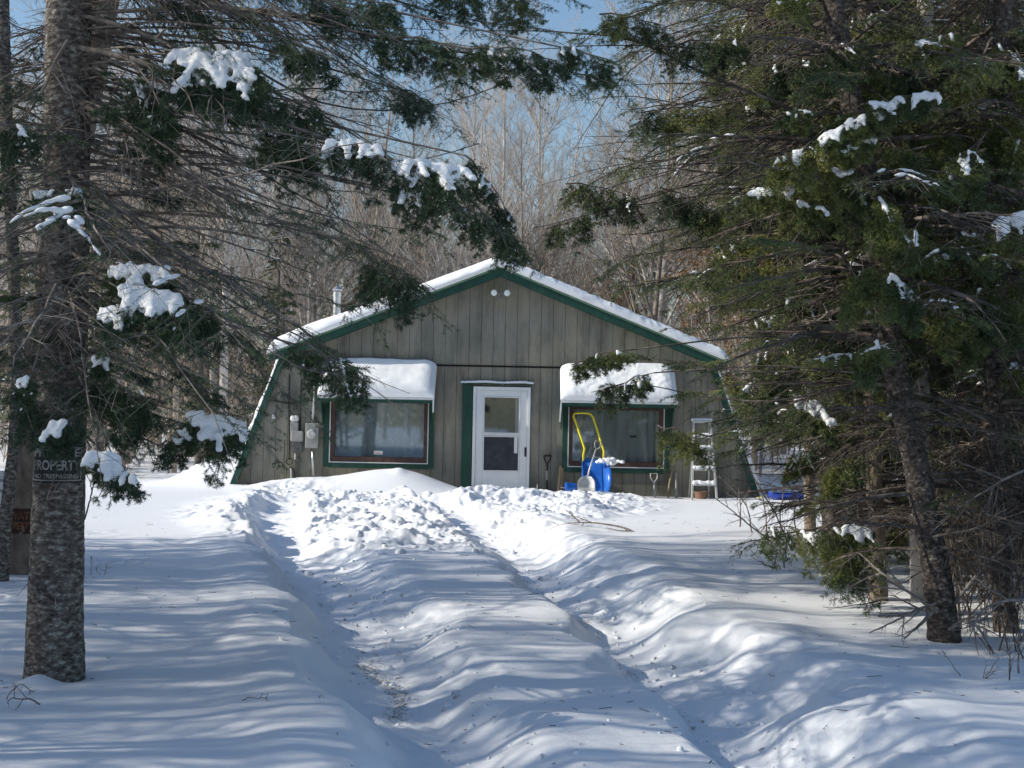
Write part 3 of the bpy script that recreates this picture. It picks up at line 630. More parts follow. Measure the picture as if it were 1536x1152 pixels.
# floodlight pair
FL = bpy.data.objects.new('floodlight', None); col.objects.link(FL); FL.parent = H; c = P(751, 441, HY-.05); FL.location = (c[0]-RX, -.03, c[2]); FL['label'] = 'twin outdoor floodlight under the gable peak'
cw = np.array([c[0], HY-.03, c[2]])
mb = MB(); mb.tube([cw+(0,.02,0), cw+(0,-.03,0)], .05, 16); mb.tube([cw+(0,-.03,-.01), cw+(0,-.07,-.08), cw+(0,-.09,-.13)], [.022,.03,.028], 12); mb.build('mount', MT['grayplas'], FL)
for s in (-1, 1):
    a = cw+np.array((s*.02,-.03,0)); b = cw+np.array((s*.10,-.10,.02)); e = cw+np.array((s*.125,-.22,.005))
    mb = MB(); mb.tube([a, b], .012, 8); mb.tube([b, b+(e-b)*.35, b+(e-b)*.8, e], [.022,.035,.06,.064], 18); mb.build('lamp_head', MT['grayplas'], FL)
    mb = MB(); mb.tube([e+(0,-.001,0), e+(0,-.012,0), e+(0,-.02,0)], [.061,.055,.03], 18); mb.build('lamp_lens', MT['lens'], FL)
# electric service
def hp(px, py, d=.05): 
    q = P(px, py, HY-d); return q
EM = bpy.data.objects.new('electric_meter', None); col.objects.link(EM); EM.parent = H; c = hp(468.5, 653); EM.location = (c[0]-RX, -.05, c[2])
mb = MB(); mb.box(c[0]-.125, c[0]+.125, HY-.13, HY-.012, c[2]-.25, c[2]+.24); mb.build('meter_box', MT['grayplas'], EM, bevel=.015)
mc = np.array([c[0], HY-.13, c[2]+.03]); mb = MB(); mb.tube([mc+(0,.0,0), mc+(0,-.03,0), mc+(0,-.035,0), mc+(0,-.09,0), mc+(0,-.10,0)], [.092,.092,.078,.075,.05], 22); mb.build('meter_dial', mat('meter_glass', [(.35,(.25,.26,.26)),(.6,(.55,.56,.55))], 16, .15, spec=.6), EM)
mb = MB(); mb.tube([hp(470,713,.06), hp(469,672,.06)], .028, 12); mb.tube([hp(469,634,.06), hp(472,590,.06), hp(476,520,.06)], .03, 12); mb.build('conduit', MT['galv'], H, smooth=True)
JB = bpy.data.objects.new('junction_box', None); col.objects.link(JB); JB.parent = H; c = hp(443, 655); JB.location = (c[0]-RX, -.05, c[2]); JB['label'] = 'grey phone and cable boxes left of the meter'
mb = MB(); a = hp(442, 634); mb.box(a[0]-.075, a[0]+.075, HY-.10, HY-.012, a[2]-.19, a[2]+.02); mb.build('upper_box', MT['grayplas'], JB, bevel=.01)
mb = MB(); mb.box(a[0]-.08, a[0]+.08, HY-.13, HY-.012, a[2]+.022, a[2]+.14); mb.build('box_cap', MT['whitet'], JB, bevel=.04)
a = hp(446, 661); mb = MB(); mb.box(a[0]-.13, a[0]+.12, HY-.12, HY-.012, a[2]-.02, a[2]+.19); mb.build('lower_box', MT['grayplas'], JB, bevel=.03)
mb = MB(); mb.box(a[0]-.09, a[0]+.10, HY-.09, HY-.012, a[2]-.23, a[2]-.022); mb.build('terminal', mat('dark_grey_box', [(.3,(.07,.075,.08)),(.7,(.14,.14,.14))]), JB, bevel=.01)
mb = MB()
def coil(c, r, w=.011):
    t = np.linspace(0, 2*math.pi*1.0, 26); mb.tube(np.stack([c[0]+r*np.cos(t), np.full(26, HY-.05), c[2]+r*np.sin(t)*1.0], 1), w, 6)
mb.tube([hp(434.5,560,.03), hp(434,620,.03), hp(434,690,.03)], .013, 6)
mb.tube([hp(452,570,.03), hp(451,600,.03), hp(450,645,.03)], .012, 6)
mb.tube([hp(410,601,.03), hp(425,604,.03), hp(440,605,.03), hp(456,603,.03), hp(471,599,.03)], .014, 6)
mb.tube([hp(427,660,.03), hp(426,690,.03), hp(427,735,.03)], .006, 5)
mb.tube([hp(436,700,.04), hp(441,708,.04), hp(443,720,.04), hp(443,745,.04)], .013, 6)
coil(hp(434,692), .062); coil(hp(447,690), .058, .006)
mb.build('service_cable', MT['black'], H)
mb = MB(); mb.tube([hp(437,702,.03), hp(437,742,.03)], .02, 10); mb.tube([hp(443,680,.06), hp(443,689,.06)], .018, 10); mb.build('cable_pipe', MT['galv'], H)
c = hp(410, 625); mb = MB(); mb.box(c[0]-.03, c[0]+.03, HY-.04, HY-.012, c[2]-.04, c[2]+.04); mb.box(c[0]-.015,c[0]+.015,HY-.05,HY-.041,c[2]-.04,c[2]+.01); mb.build('outlet_cover', MT['whitet'], H)
c = hp(366, 730); mb = MB(); mb.box(c[0]-.04, c[0]+.09, HY-.16, HY-.012, c[2]-.03, c[2]+.05); mb.tube([c+(-.03,-.02,.0), c+(-.1,-.05,-.04)], .03, 10); mb.build('dryer_vent', MT['grayplas'], H, bevel=.01)
# flue
FLU = bpy.data.objects.new('chimney', None); col.objects.link(FLU); FLU.parent = H
c = P(505, 470, HY+3); r_ = .085; zt = P(505, 438, HY+3)[2]; FLU.location = (c[0]-RX, 3, c[2]-.3)
mb = MB(); mb.lathe([(r_,-.6),(r_,zt-c[2]-.10),(r_*1.12,zt-c[2]-.10),(r_*1.12,zt-c[2]-.06),(r_,zt-c[2]-.06),(r_,zt-c[2])], c); mb.build('flue', MT['galv'], FLU, smooth=False)
mb = MB(); mb.lathe([(r_*1.25,zt-c[2]+.03),(r_*1.3,zt-c[2]+.05),(r_*.3,zt-c[2]+.13)], c)
for a in range(4):
    an = a*math.pi/2; mb.bar((c[0]+r_*math.cos(an)*.95,c[1]+r_*math.sin(an)*.95,zt-.02),(c[0]+r_*math.cos(an),c[1]+r_*math.sin(an),zt+.035),.012,.012,(1,0.3,0))
mb.build('flue_cap', MT['galv'], FLU)

# ------------------------------------------------------------------ things before the house
YB = HY-.55
def bp(px, py, Y=YB): return P(px, py, Y)
# push scoop
c = bp(893, 738); sc = thing('snow_scoop', 'blue push scoop with a tall yellow loop handle leaning upright on the wall', 'snow scoop', c)
def pp(px, py, dy=0): return P(px, py, YB+dy)
# shell: back plate, curved sides; open face tilted to the left front
def scoop():
    L0, L1 = pp(873,690,.28), pp(872,738,-.12); R0_, R1_ = pp(904,691,.22), pp(906,741,-.14)
    n, m = 16, 12; g = []
    for i in range(n):
        s = i/(n-1)
        row = []
        for j in range(m):
            t = j/(m-1)
            base = (L0*(1-t)+R0_*t)*(1-s)+(L1*(1-t)+R1_*t)*s
            row.append(base+np.array([0, .02*math.sin(math.pi*s), 0]))
        g.append(row)
    V = np.array(g).reshape(-1, 3); F = [(i*m+j, i*m+j+1, (i+1)*m+j+1, (i+1)*m+j) for i in range(n-1) for j in range(m-1)]
    mb = MB(); mb.add(V, F); o = mb.build('scoop_plate', MT['blue'], sc, smooth=True); s_ = o.modifiers.new('solid', 'SOLIDIFY'); s_.thickness = .008
    # rounded side cheek bulging right
    mb = MB(); V = [R0_]; k = 22
    for i in range(k):
        s = i/(k-1); base = R0_*(1-s)+R1_*s
        V.append(base+np.array([(.125*math.sin(math.pi*min(1, s*.8+.12))**.5)+.01, -.20*math.sin(math.pi*s)**.8-.02, .03*math.sin(math.pi*s)]))
    Vn = [R0_*(1-i/(k-1))+R1_*(i/(k-1)) for i in range(k)]
    VV = np.array(V[1:]+Vn); mb.add(VV, [(i, i+1, k+i+1, k+i) for i in range(k-1)]); o = mb.build('side_cheek', MT['blue'], sc, smooth=True); s_ = o.modifiers.new('solid', 'SOLIDIFY'); s_.thickness = .012
    mb = MB(); VV = []
    for i in range(k):
        s = i/(k-1); base = L0*(1-s)+L1*s; VV.append(base+np.array([.0,-.16*math.sin(math.pi*s)-.01,0]))
    Vn = [L0*(1-i/(k-1))+L1*(i/(k-1)) for i in range(k)]
    mb.add(np.array(VV+Vn), [(i, i+1, k+i+1, k+i) for i in range(k-1)]); o = mb.build('side_cheek', MT['blue'], sc, smooth=True); s_ = o.modifiers.new('solid', 'SOLIDIFY'); s_.thickness = .012
    mb = MB(); mb.tube([L0+(-.01,0,.01), R0_+(.05,0,.01)], .016, 8); mb.build('top_rim', MT['blue'], sc)
    pts = [(875,692,.24),(875,682,.25),(877,673,.26),(871,655,.3),(864,634,.35),(860,625,.37),(861,621,.38),(865,619.5,.385),(880,619.5,.385),(886,621,.38),(890,626,.37),(896,645,.33),(902,665,.28),(906,677,.26),(905,690,.22)]
    mb = MB(); mb.tube([pp(*q) for q in pts], .021, 12); mb.build('handle', MT['yellow'], sc, smooth=True)
    cs = pp(915, 692, .05); C = cs+rng.normal(0, 1, (40,3))*np.array([.085,.06,.025]); V, F = blobs(C, np.tile([1.,0,0],(40,1)), .06, .06, .04); o = mk('scoop_snow', V, T=F, mat=MT['snow'], parent=sc); remesh(o, .014)
scoop()
def curved_blade(px0, px1, py0, py1, Y, mat_, parent, name='blade', depth=.07):
    n, m = 12, 14; V = []
    for i in range(n):
        s = i/(n-1)
        for j in range(m):
            t = j/(m-1)*2-1
            wdt = (.62+.38*min(1, s*3.2)**.6)
            cx = (px0+px1)/2+(px1-px0)/2*t*wdt
            yy = Y-.10*s-depth*(t*t)+(.03 if s > .8 else 0)
            V.append(P(cx, py0+(py1-py0)*(s+.0), yy)+np.array([0,0,-.0+.03*(1-s)*(1-t*t)]))
    mb = MB(); mb.add(V, [(i*m+j, i*m+j+1, (i+1)*m+j+1, (i+1)*m+j) for i in range(n-1) for j in range(m-1)])
    o = mb.build(name, mat_, parent, smooth=True); s_ = o.modifiers.new('solid', 'SOLIDIFY'); s_.thickness = .006; return o
def dgrip(parent, px, py, Y, w, h, mat_, ang=0):
    c = P(px, py, Y); ca, sa = math.cos(ang), math.sin(ang)
    pts = [(0,-h*.5),(-w*.35,-h*.25),(-w*.5,h*.2),(-w*.42,h*.5),(w*.42,h*.5),(w*.5,h*.2),(w*.35,-h*.25),(0,-h*.5)]
    mb = MB(); mb.tube([c+np.array([x*ca+z*sa, 0, -x*sa+z*ca]) for x, z in pts], .013, 8); return mb.build('grip', mat_, parent, smooth=True)
YS = YB-.35
c = P(880, 739, YS); sh = thing('snow_shovel', 'grey aluminium shovel leaning across the front of the blue scoop', 'shovel', c)
curved_blade(866.5, 893, 716, 740, YS, MT['alu'], sh)
mb = MB(); mb.tube([P(880,722,YS+.02), P(884,705,YS+.06), P(894,674,YS+.2)], .017, 10); mb.build('shaft', MT['alu'], sh, smooth=True)
dgrip(sh, 896.5, 668, YS+.23, .13, .15, MT['grayplas'], .2)
# small blue bucket lying left of the scoop
c = P(857, 737, YB); bk = thing('blue_pail', 'small blue plastic pail lying in snow left of the scoop', 'pail', c)
pc = P(864, 731, YB); mb = MB(); a = pc; b = pc+np.array([-.19,-.04,-.015]); mb.tube([a, b, b+(-.004,0,0), b+(.02,0.0,0), a+(-.02,0,0)], [.075,.11,.10,.095,.06], 20, caps=False); mb.tube([a+(.001,0,0), a+(-.012,0,0)], .074, 20); mb.build('pail_body', MT['blue'], bk, smooth=False)
t = np.linspace(0, math.pi, 14); mb = MB(); mb.tube(np.stack([b[0]-.02-.10*np.sin(t), b[1]+.1*np.cos(t), b[2]+.02*np.sin(t)+0*t], 1), .004, 5); mb.build('pail_handle', MT['galv'], bk)
# black handled tool between door and window
Yt = HY-.12
c = P(821, 742, Yt); t1 = thing('garden_spade', 'black spade with grey grip stood against siding right of the door', 'spade', c)
mb = MB(); mb.tube([P(821,690,Yt+.02), P(820,702,Yt), P(820.5,724,Yt), P(821,745,Yt-.04)], [.014,.022,.022,.012], 10); mb.build('shaft', MT['grayplas'], t1, smooth=True)
mb = MB(); a, b = P(815.5,684,Yt), P(827,683,Yt); mb.tube([a,b], .022, 10); mb.tube([a, P(818,692,Yt), P(821,695,Yt), P(824,692,Yt), b], .014, 8); mb.build('grip', MT['black'], t1, smooth=True)
mb = MB(); mb.tube([P(821,694,Yt), P(820.5,706,Yt-.01)], .024, 8); mb.tube([P(820.5,720,Yt-.03), P(821.2,746,Yt-.06)], .019, 8); mb.build('socket', MT['black'], t1)
for i, (xa, ya, xb, yb_, lab) in enumerate(((836,741,841,699,'taller raw wood stake leaning on siding left of the right window'),(841,741,844,702,'shorter raw wood stake leaning beside the taller one'))):
    mb = MB(); a, b = P(xa, ya+4, HY-.2+.03*i), P(xb, yb_, HY-.055+.0*i); mb.bar(a, b, .045, .02, (0,1,0)); o = mb.build('wooden_stake', MT['wood'], None, bevel=.004); tag(o, lab, 'stake')
c = P(806, 742, HY-.35); cp = thing('lantern_cap', 'small snow dusted grey cone with a thin spike beside the door', 'garden light', c)
mb = MB(); mb.lathe([(.10,-.06),(.105,.02),(.07,.07),(.015,.10),(.012,.19),(.004,.2)], c); mb.build('cap', MT['grayplas'], cp, smooth=True)
V, F = blobs(np.array([c+(0,0,.035), c+(.03,-.02,.03), c+(-.04,-.01,.025)]), np.tile([1.,0,0],(3,1)), .07, .07, .035); o = mk('cap_snow', V, T=F, mat=MT['snow'], parent=cp); remesh(o, .012)
c = P(982, 746, HY-.3); t2 = thing('garden_fork', 'short tool with a pale D grip standing in snow below the right window', 'garden tool', c)
mb = MB(); mb.tube([P(981,722,HY-.25), P(982.5,750,HY-.3)], .017, 8); mb.build('shaft', MT['alu'], t2)
a, b = P(975.5,710.5,HY-.25), P(986,710,HY-.25); mb = MB(); mb.tube([P(981,724,HY-.25), P(976,717,HY-.25), a, b, P(986,717,HY-.25), P(981,724,HY-.25)], .012, 8); mb.build('grip', MT['alu'], t2, smooth=True)
c = P(1014, 748, HY-.2); mb = MB(); mb.tube([P(1014,709,HY-.1), P(1015,750,HY-.22)], [.02,.026], 10); o = mb.build('grey_post', MT['grayplas']); tag(o, 'short grey pipe leaning on siding left of the stepladder', 'pipe')
c = P(1005, 748, HY-.2); mb = MB(); mb.tube([P(1009,703,HY-.1), P(1004,725,HY-.15), P(1002,748,HY-.25)], [.013,.016,.02], 8); mb.tube([P(1005,702,HY-.1), P(1013,704,HY-.1)], .016, 8); o = mb.build('rake_handle', MT['wood']); tag(o, 'dark crooked wooden tool handle leaning left of the grey pipe', 'tool handle')
# stepladder
YLd = HY-.75
c = P(1056, 748, YLd); ld = thing('stepladder', 'aluminium stepladder with snow on every step standing right of the window', 'stepladder', c)
bl_, br_ = P(1038, 752, YLd-.1), P(1075.5, 752, YLd-.1); tl_, tr_ = P(1040.5, 634, YLd+.25), P(1065.5, 634, YLd+.25)
for nm, a, b in (('rail', bl_, tl_), ('rail', br_, tr_)):
    mb = MB(); mb.bar(a, b, .038, .08, (0,1,0)); mb.build(nm, MT['alu'], ld, bevel=.004)
for a, b in ((bl_+(.04,.75,0), tl_+(.02,.08,0)), (br_+(-.04,.75,0), tr_+(-.02,.08,0))):
    b2 = b; a2 = a.copy(); a2[1] = HY-.06; mb = MB(); mb.bar(a2, b2, .022, .03, (0,1,0)); mb.build('rear_leg', MT['alu'], ld)
mb = MB(); mb.bar(tl_+(-.02,.03,.02), tr_+(.02,.03,.02), .16, .05); mb.build('top_cap', MT['alu'], ld, bevel=.008)
for py in (728, 705.5, 690.5, 675, 657):
    f = (752-py)/(752-634); a = bl_*(1-f)+tl_*f; b = br_*(1-f)+tr_*f
    a = P(*PX(a)[0], a[1]); a[2] = b[2] = (a[2]+b[2])/2
    mb = MB(); mb.bar(a+(.014,0,0), b-(.014,0,0), .10, .022); st = mb.build('step', MT['alu'], ld)
    n = 14; tt = np.linspace(.06, .94, n)[:, None]; C = a*(1-tt)+b*tt+np.array([0,-.01,.035])+rng.normal(0,.006,(n,3))
    V, F = blobs(C+np.array([0,0,.01]), np.tile([1.,0,0],(n,1)), .035, .06, .042+.015*rng.random(n)); o = mk('step_snow', V, T=F, mat=MT['snow'], parent=st); remesh(o, .011)
n = 12; tt = np.linspace(0,1,n)[:,None]; C = (tl_+(-.01,.03,.055))*(1-tt)+(tr_+(.01,.03,.055))*tt; V, F = blobs(C, np.tile([1.,0,0],(n,1)), .04, .07, .035); o = mk('cap_snow', V, T=F, mat=MT['snow'], parent=ld); remesh(o, .012)
c = P(1051, 748, HY-.3); mb = MB(); mb.lathe([(.10,-.05),(.13,.12),(.135,.12),(.135,.14),(.12,.14),(.1,.0)], c); o = mb.build('clay_pot', mat('terracotta', [(.3,(.16,.09,.06)),(.7,(.26,.15,.10))])); tag(o, 'brown clay pot on the snow behind the foot of the stepladder', 'pot')
# blue sled
c = P(1178, 747, 25.3); sl = thing('blue_sled', 'deep blue plastic sled half buried in snow right of the house', 'sled', (c[0], c[1], 0))
gs = gzf(c[0], 25.3)-.03
n, m = 18, 9; V = []
for i in range(n):
    s = i/(n-1)*2-1
    for j in range(m):
        t = j/(m-1)*2-1
        w = .30*(1-.35*abs(s)**4)
        V.append((c[0]+s*.36, c[1]+t*w*1.0, gs+.03+.10*max(0, abs(t)-.55)/.45+.06*max(0, abs(s)-.7)/.3))
mb = MB(); mb.add(V, [(i*m+j, i*m+j+1, (i+1)*m+j+1, (i+1)*m+j) for i in range(n-1) for j in range(m-1)]); o = mb.build('sled_shell', MT['bluedark'], sl, smooth=True); s_ = o.modifiers.new('solid','SOLIDIFY'); s_.thickness = .012
mb = MB(); mb.tube([(c[0]-.34, c[1]-.05, gs+.12), (c[0]-.45,c[1]-.1,gs+.07), (c[0]-.55,c[1]+.02,gs+.05)], .006, 6); mb.build('tow_rope', MT['yellow'], sl)


# ------------------------------------------------------------------ trees
def resample(pts, n):
    pts = np.array(pts, float); d = np.r_[0, np.cumsum(np.linalg.norm(np.diff(pts, axis=0), axis=1))]
    t = np.linspace(0, d[-1], n)
    # catmull-ish smoothing
    L = np.stack([np.interp(t, d, pts[:, k]) for k in range(3)], 1)
    k = max(1, n//(len(pts)*3)); 
    if len(pts) > 2:
        for _ in range(k*2):
            L[1:-1] = .25*L[:-2]+.5*L[1:-1]+.25*L[2:]
    return L
def trunk_mesh(name, pts, radii, mat_, parent, k=28, step=.03, rough=.05, flare=.0):
    pts = np.array(pts, float); Ltot = np.sum(np.linalg.norm(np.diff(pts, axis=0), axis=1)); n = max(12, int(Ltot/step))
    C = resample(pts, n); d = np.linspace(0, 1, n); R = np.interp(d, np.linspace(0, 1, len(radii)), radii)
    R = R*(1+flare*np.exp(-d*Ltot/.25))
    V, Q = tubes(C[None], R[None], k)
    c = np.repeat(C, k, 0); rr = np.repeat(R, k)[:, None]; nn = nrm(V-c)
    s = 1/ max(np.mean(radii), .05)
    f = fbm(V[:,0]*s*1.6, V[:,1]*s*1.6, V[:,2]*s*.9, o=4, seed=4, g=.6)
    V = V+nn*rr*f[:, None]*rough*2.2+ nn*rr*rough*.6*rng.uniform(-1, 1, (len(V), 1))
    o = mk(name, V, Q=Q, mat=mat_, parent=parent, smooth=True); return o, C, R
class TreeParts:
    def __init__(s): s.br = Acc(); s.ne = Acc(); s.sn = []
    def tube(s, Pp, R, k=3):
        V, Q = tubes(Pp, R, k); s.br.add(V, Q=Q)
    def need(s, Pp, K, ln, w, fwd=.75, t0=0.): 
        if len(Pp) == 0: return
        V, T = needles(Pp, K, ln, w, fwd, t0); s.ne.add(V, T=T)
    def snow(s, C, D, la, lb, lc, N=None): s.sn.append(blobs(C, D, la, lb, lc, N))
    def finish(s, parent, nm='spruce_needles', bmat='twig', vox=.016, nname='needles'):
        s.br.build('branches', MT[bmat], parent)
        s.ne.build(nname, MT[nm], parent)
        if s.sn:
            A = Acc()
            for V, F in s.sn: A.add(V, T=F)
            o = A.build('snow', MT['snow'], parent)
            if o: remesh(o, vox, 1)
def limb_curve(o, az, el, L, droop, n=12, upturn=.0):
    s = np.linspace(0, 1, n); h = np.array([math.cos(az), math.sin(az), 0])
    C = o+L*s[:, None]*(math.cos(el)*h+math.sin(el)*np.array([0,0,1.]))
    C[:, 2] += L*(-droop*s**1.8+upturn*np.clip(s-.6, 0, 1)**2*2.5)
    w = np.cumsum(rng.normal(0, 1, (n, 3)), axis=0)*L*.010; C += w*s[:, None]
    return C
def foliate(tp, Pp, R, green, K=24, ln=.022, w=.003, sec=16, ter=6, tf=.35, snowp=0., Lsec=.32, Lter=.12, dead=1.0, snow_r=.03, two=True):
    """secondary + tertiary twigs on limbs; needles where green"""
    if len(Pp) == 0: return
    Ll = np.linalg.norm(Pp[:, -1]-Pp[:, 0], axis=1)[:, None]
    P2, R2, t2 = grow(Pp, R, sec, .12, 1.0, np.minimum(Ll*Lsec, .75), 52, 'flat', 5, .28, .14, taper=.62, rk=.55, rmin=.0012)
    g2 = np.repeat(green, sec)*(t2 > tf)
    tp.tube(P2, R2, 3)
    gm = g2 > .5
    L2 = np.linalg.norm(P2[:, -1]-P2[:, 0], axis=1)[:, None]
    if gm.any():
        P3, R3, t3 = grow(P2[gm], R2[gm], ter, .12, 1.0, np.clip(L2[gm]*.5, Lter*.45, Lter*1.5), 48, 'flat', 3, .2, .1, taper=.5, rmin=.0009)
        tp.tube(P3, R3, 3)
        tp.need(P3, K, ln, w); tp.need(P2[gm], int(K*1.6), ln, w, t0=.2)
        if snowp > 0:
            mid = P2[gm].mean(1); pn = fbm(mid[:,0]*1.6, mid[:,1]*1.6, mid[:,2]*1.9, o=2, seed=17)
            k = pn > np.quantile(pn, 1-snowp) if len(pn) else pn > 9
            if k.any():
                Q2 = P2[gm][k]; 
                for a in range(1, 5):
                    c = Q2[:, a]*.5+Q2[:, a-1]*.5; d = Q2[:, a]-Q2[:, a-1]; l = np.linalg.norm(d, axis=1)
                    kk = rng.random(len(c)) < .85
                    rr = snow_r*rng.uniform(.6, 1.2, len(c))*(1.15-.14*a)
                    tp.snow((c+np.array([0,0,.6])*rr[:, None])[kk], d[kk], (l*.62+.01)[kk], rr[kk]*1.05, rr[kk]*.62)
    dm = ~gm
    if dm.any() and dead > 0:
        k = rng.random(dm.sum()) < dead
        P3, R3, t3 = grow(P2[dm][k], R2[dm][k], 4, .2, 1., np.clip(L2[dm][k]*.45, .04, .3), 50, 'round', 3, .15, .18, rmin=.0008)
        tp.tube(P3, R3, 3)
def conifer(name, label, pts, radii, z0, z1, nl, Lf, greenp, snowp=0., bark='bark', need='needle', group=None, cat='tree', az=None, K=22, ln=.024, w=.0035, el=(-.1,.25), droop=(.12,.35), tf=.35, sec=16, ter=6, vox=.018, kt=24, dead=.8, rough=.05, snow_r=.022, upturn=.1, dead_below=1.45):
    base = np.array(pts[0], float)
    root = thing(name, label, cat, base, group)
    o, C, R = trunk_mesh('trunk', pts, radii, MT[bark], root, k=kt, rough=rough, flare=.25)
    tp = TreeParts()
    zs = rng.uniform(z0, z1, nl)
    P1 = []; R1 = []; G = []
    for z in zs:
        i = int(np.argmin(np.abs(C[:, 2]-z))); o_ = C[i]
        a = rng.uniform(0, 2*math.pi) if az is None else rng.normal(az[0], az[1])
        L = Lf(z, a)*rng.uniform(.7, 1.15)
        if L < .1: continue
        P1.append(limb_curve(o_, a, rng.uniform(*el), L, rng.uniform(*droop), 12, upturn*rng.random()))
        r0 = min(R[i]*.4, .006+.010*L); R1.append(np.linspace(r0, .0025, 12)); 
        G.append(float(rng.random() < (greenp if z > dead_below else greenp*.15)))
    P1 = np.array(P1); R1 = np.array(R1); G = np.array(G)
    tp.tube(P1, R1, 5)
    foliate(tp, P1, R1, G, K, ln, w, sec, ter, tf, snowp, dead=dead, snow_r=snow_r)
    return root, tp, C, R

def clump(tp, p0, p1, Y0, Y1, Lpx, nf=12, snow=1.0, drop=(0,-.62,-.78), lat=.85, K=50, ln=.021, w=.0025, under=True, seed=None, fan=0., sr=.03, link=True):
    """drooping foliage fan: fingers hang from a spine; p0,p1 pixels, Lpx finger length in pixels"""
    a = P(*p0, Y0); b = P(*p1, Y1); s = np.linspace(0, 1, 7)[:, None]
    spine = a*(1-s)+b*s; spine[:, 2] += .04*np.sin(np.pi*s[:, 0])*np.linalg.norm(b-a); spine += rng.normal(0, .008, spine.shape)
    tp.tube(spine[None], np.linspace(.007, .003, 7)[None], 5)
    if link and getattr(tp, 'C', None) is not None:
        dd = np.linalg.norm(tp.C[:, :2]-a[:2], axis=1).min(); j0 = int(np.argmin(np.abs(tp.C[:, 2]-(a[2]+.12*dd)))); o0 = tp.C[j0]; e0 = spine[0] if np.linalg.norm(spine[0]-o0) < np.linalg.norm(spine[-1]-o0) else spine[-1]
        Cb = resample([o0, o0*.5+e0*.5+np.array([0, 0, .06*dd]), e0], 12); tp.tube(Cb[None], np.linspace(min(.004+.004*dd, .011), .005, 12)[None], 5)
    Lm = Lpx/FPX*(Y0+Y1)/2/.8
    d0 = nrm(np.array(drop, float)); la = nrm(b-a)
    N = nrm(np.cross(np.cross(d0, np.array([0,0,1.])), d0)); 
    if N[2] < 0: N = -N
    layers = [(1.0, 0.0, snow, nf)]+([(1.25, .05, 0, int(nf*1.1)), (1.0, .12, 0, int(nf*.8))] if under else [])
    for (lm, back, sn, cnt) in layers:
        for i in range(cnt):
            t = (i+rng.uniform(.1,.9))/cnt; f = t*6; j = min(int(f), 5); o_ = spine[j]*(1-(f-j))+spine[j+1]*(f-j)
            ls = rng.uniform(-1, 1)*lat+fan*(t-.5)*2
            d = nrm(d0+la*(ls+.25)+rng.normal(0, .10, 3))
            L = Lm*lm*rng.uniform(.55, 1.1)*(.65+.5*math.sin(math.pi*min(max(t,.08),.95)))
            n = 7; q = np.linspace(0, 1, n)[:, None]
            F = o_+np.array([0, back, -back*.6])+L*q*d+np.array([0,0,-1.])*L*.22*q**2
            F = F+np.cumsum(rng.normal(0, .012, F.shape), axis=0)*L*q
            R = np.linspace(.0035, .0015, n)
            tp.tube(F[None], R[None], 4)
            P3, R3, t3 = grow(F[None], R[None], 11, .05, 1., max(L*.38, .05), 48, 'flat', 4, .12, .1, taper=.55, up=tuple(N), rmin=.0012)
            tp.tube(P3, R3, 3)
            tp.need(P3, K, ln, w); tp.need(F[None], 70, ln, w)
            if L > .22:
                P4, R4, t4 = grow(P3, R3, 4, .2, 1., .05, 46, 'flat', 3, .1, .1, up=tuple(N), rmin=.001); tp.need(P4, K//2, ln, w)
            if snow > 0:
                kd = rng.random(len(P3)) < .10
                if kd.any():
                    Qd = P3[kd]; rr_ = rng.uniform(.004, .009, kd.sum()); tp.snow(Qd[:, 2]+N*.006, Qd[:, 3]-Qd[:, 1], rr_*2.2, rr_*1.2, rr_, N)
            if sn > 0 and rng.random() < sn:
                e = rng.uniform(.55, .9); m = 9
                tt = np.linspace(0, e, m); ff = tt*(n-1); jj = np.minimum(ff.astype(int), n-2); ww = (ff-jj)[:, None]
                Cc = F[jj]*(1-ww)+F[jj+1]*ww; D = F[jj+1]-F[jj]
                rr = sr*rng.uniform(.55, 1.15, m)*(1.1-.45*tt)
                tp.snow(Cc+N*rr[:, None]*.45, D, L*e/m*1.1+.006, rr*1.15, rr*.75, N)
                k3 = (t3 < e)&(rng.random(len(t3)) < .6)
                if k3.any():
                    Q = P3[k3]
                    for a_ in range(1, 3):
                        c = (Q[:, a_]+Q[:, a_-1])/2; D = Q[:, a_]-Q[:, a_-1]; l = np.linalg.norm(D, axis=1); r3 = sr*.52*rng.uniform(.6, 1.2, len(c))
                        tp.snow(c+N*r3[:, None]*.4, D, l*.7+.005, r3*1.1, r3*.75, N)
def px_limb(tp, spec, r0, r1=.003, n=16, green=0., sag=0., **kw):
    """spec: list of (px,py,Y)"""
    C = resample([P(*q) for q in spec], n); C = C+np.cumsum(rng.normal(0, .004, C.shape), axis=0)
    R = np.linspace(r0, r1, n)
    tp.tube(C[None], R[None], 6)
    if kw.get('bare'):
        k = kw['bare']; P2, R2, _ = grow(C[None], R[None], k, .1, 1., kw.get('bl', .35), 45, 'round', 6, .25, .2, rmin=.0015); tp.tube(P2, R2, 3)
        P3, R3, _ = grow(P2, R2, 5, .15, 1., kw.get('bl', .35)*.4, 45, 'round', 4, .1, .2, rmin=.001); tp.tube(P3, R3, 3)
    if green:
        LL = float(np.linalg.norm(C[-1]-C[0])); foliate(tp, C[None], R[None], np.array([1.]), kw.get('K', 28), kw.get('ln', .023), kw.get('w', .0036), max(kw.get('sec', 24), int(LL*15)), kw.get('ter', 7), kw.get('tf', .4)*.85, kw.get('snowp', 0.), Lsec=kw.get('Lsec', .3), Lter=kw.get('Lter', .12), snow_r=kw.get('snow_r', .028))
    return C, R

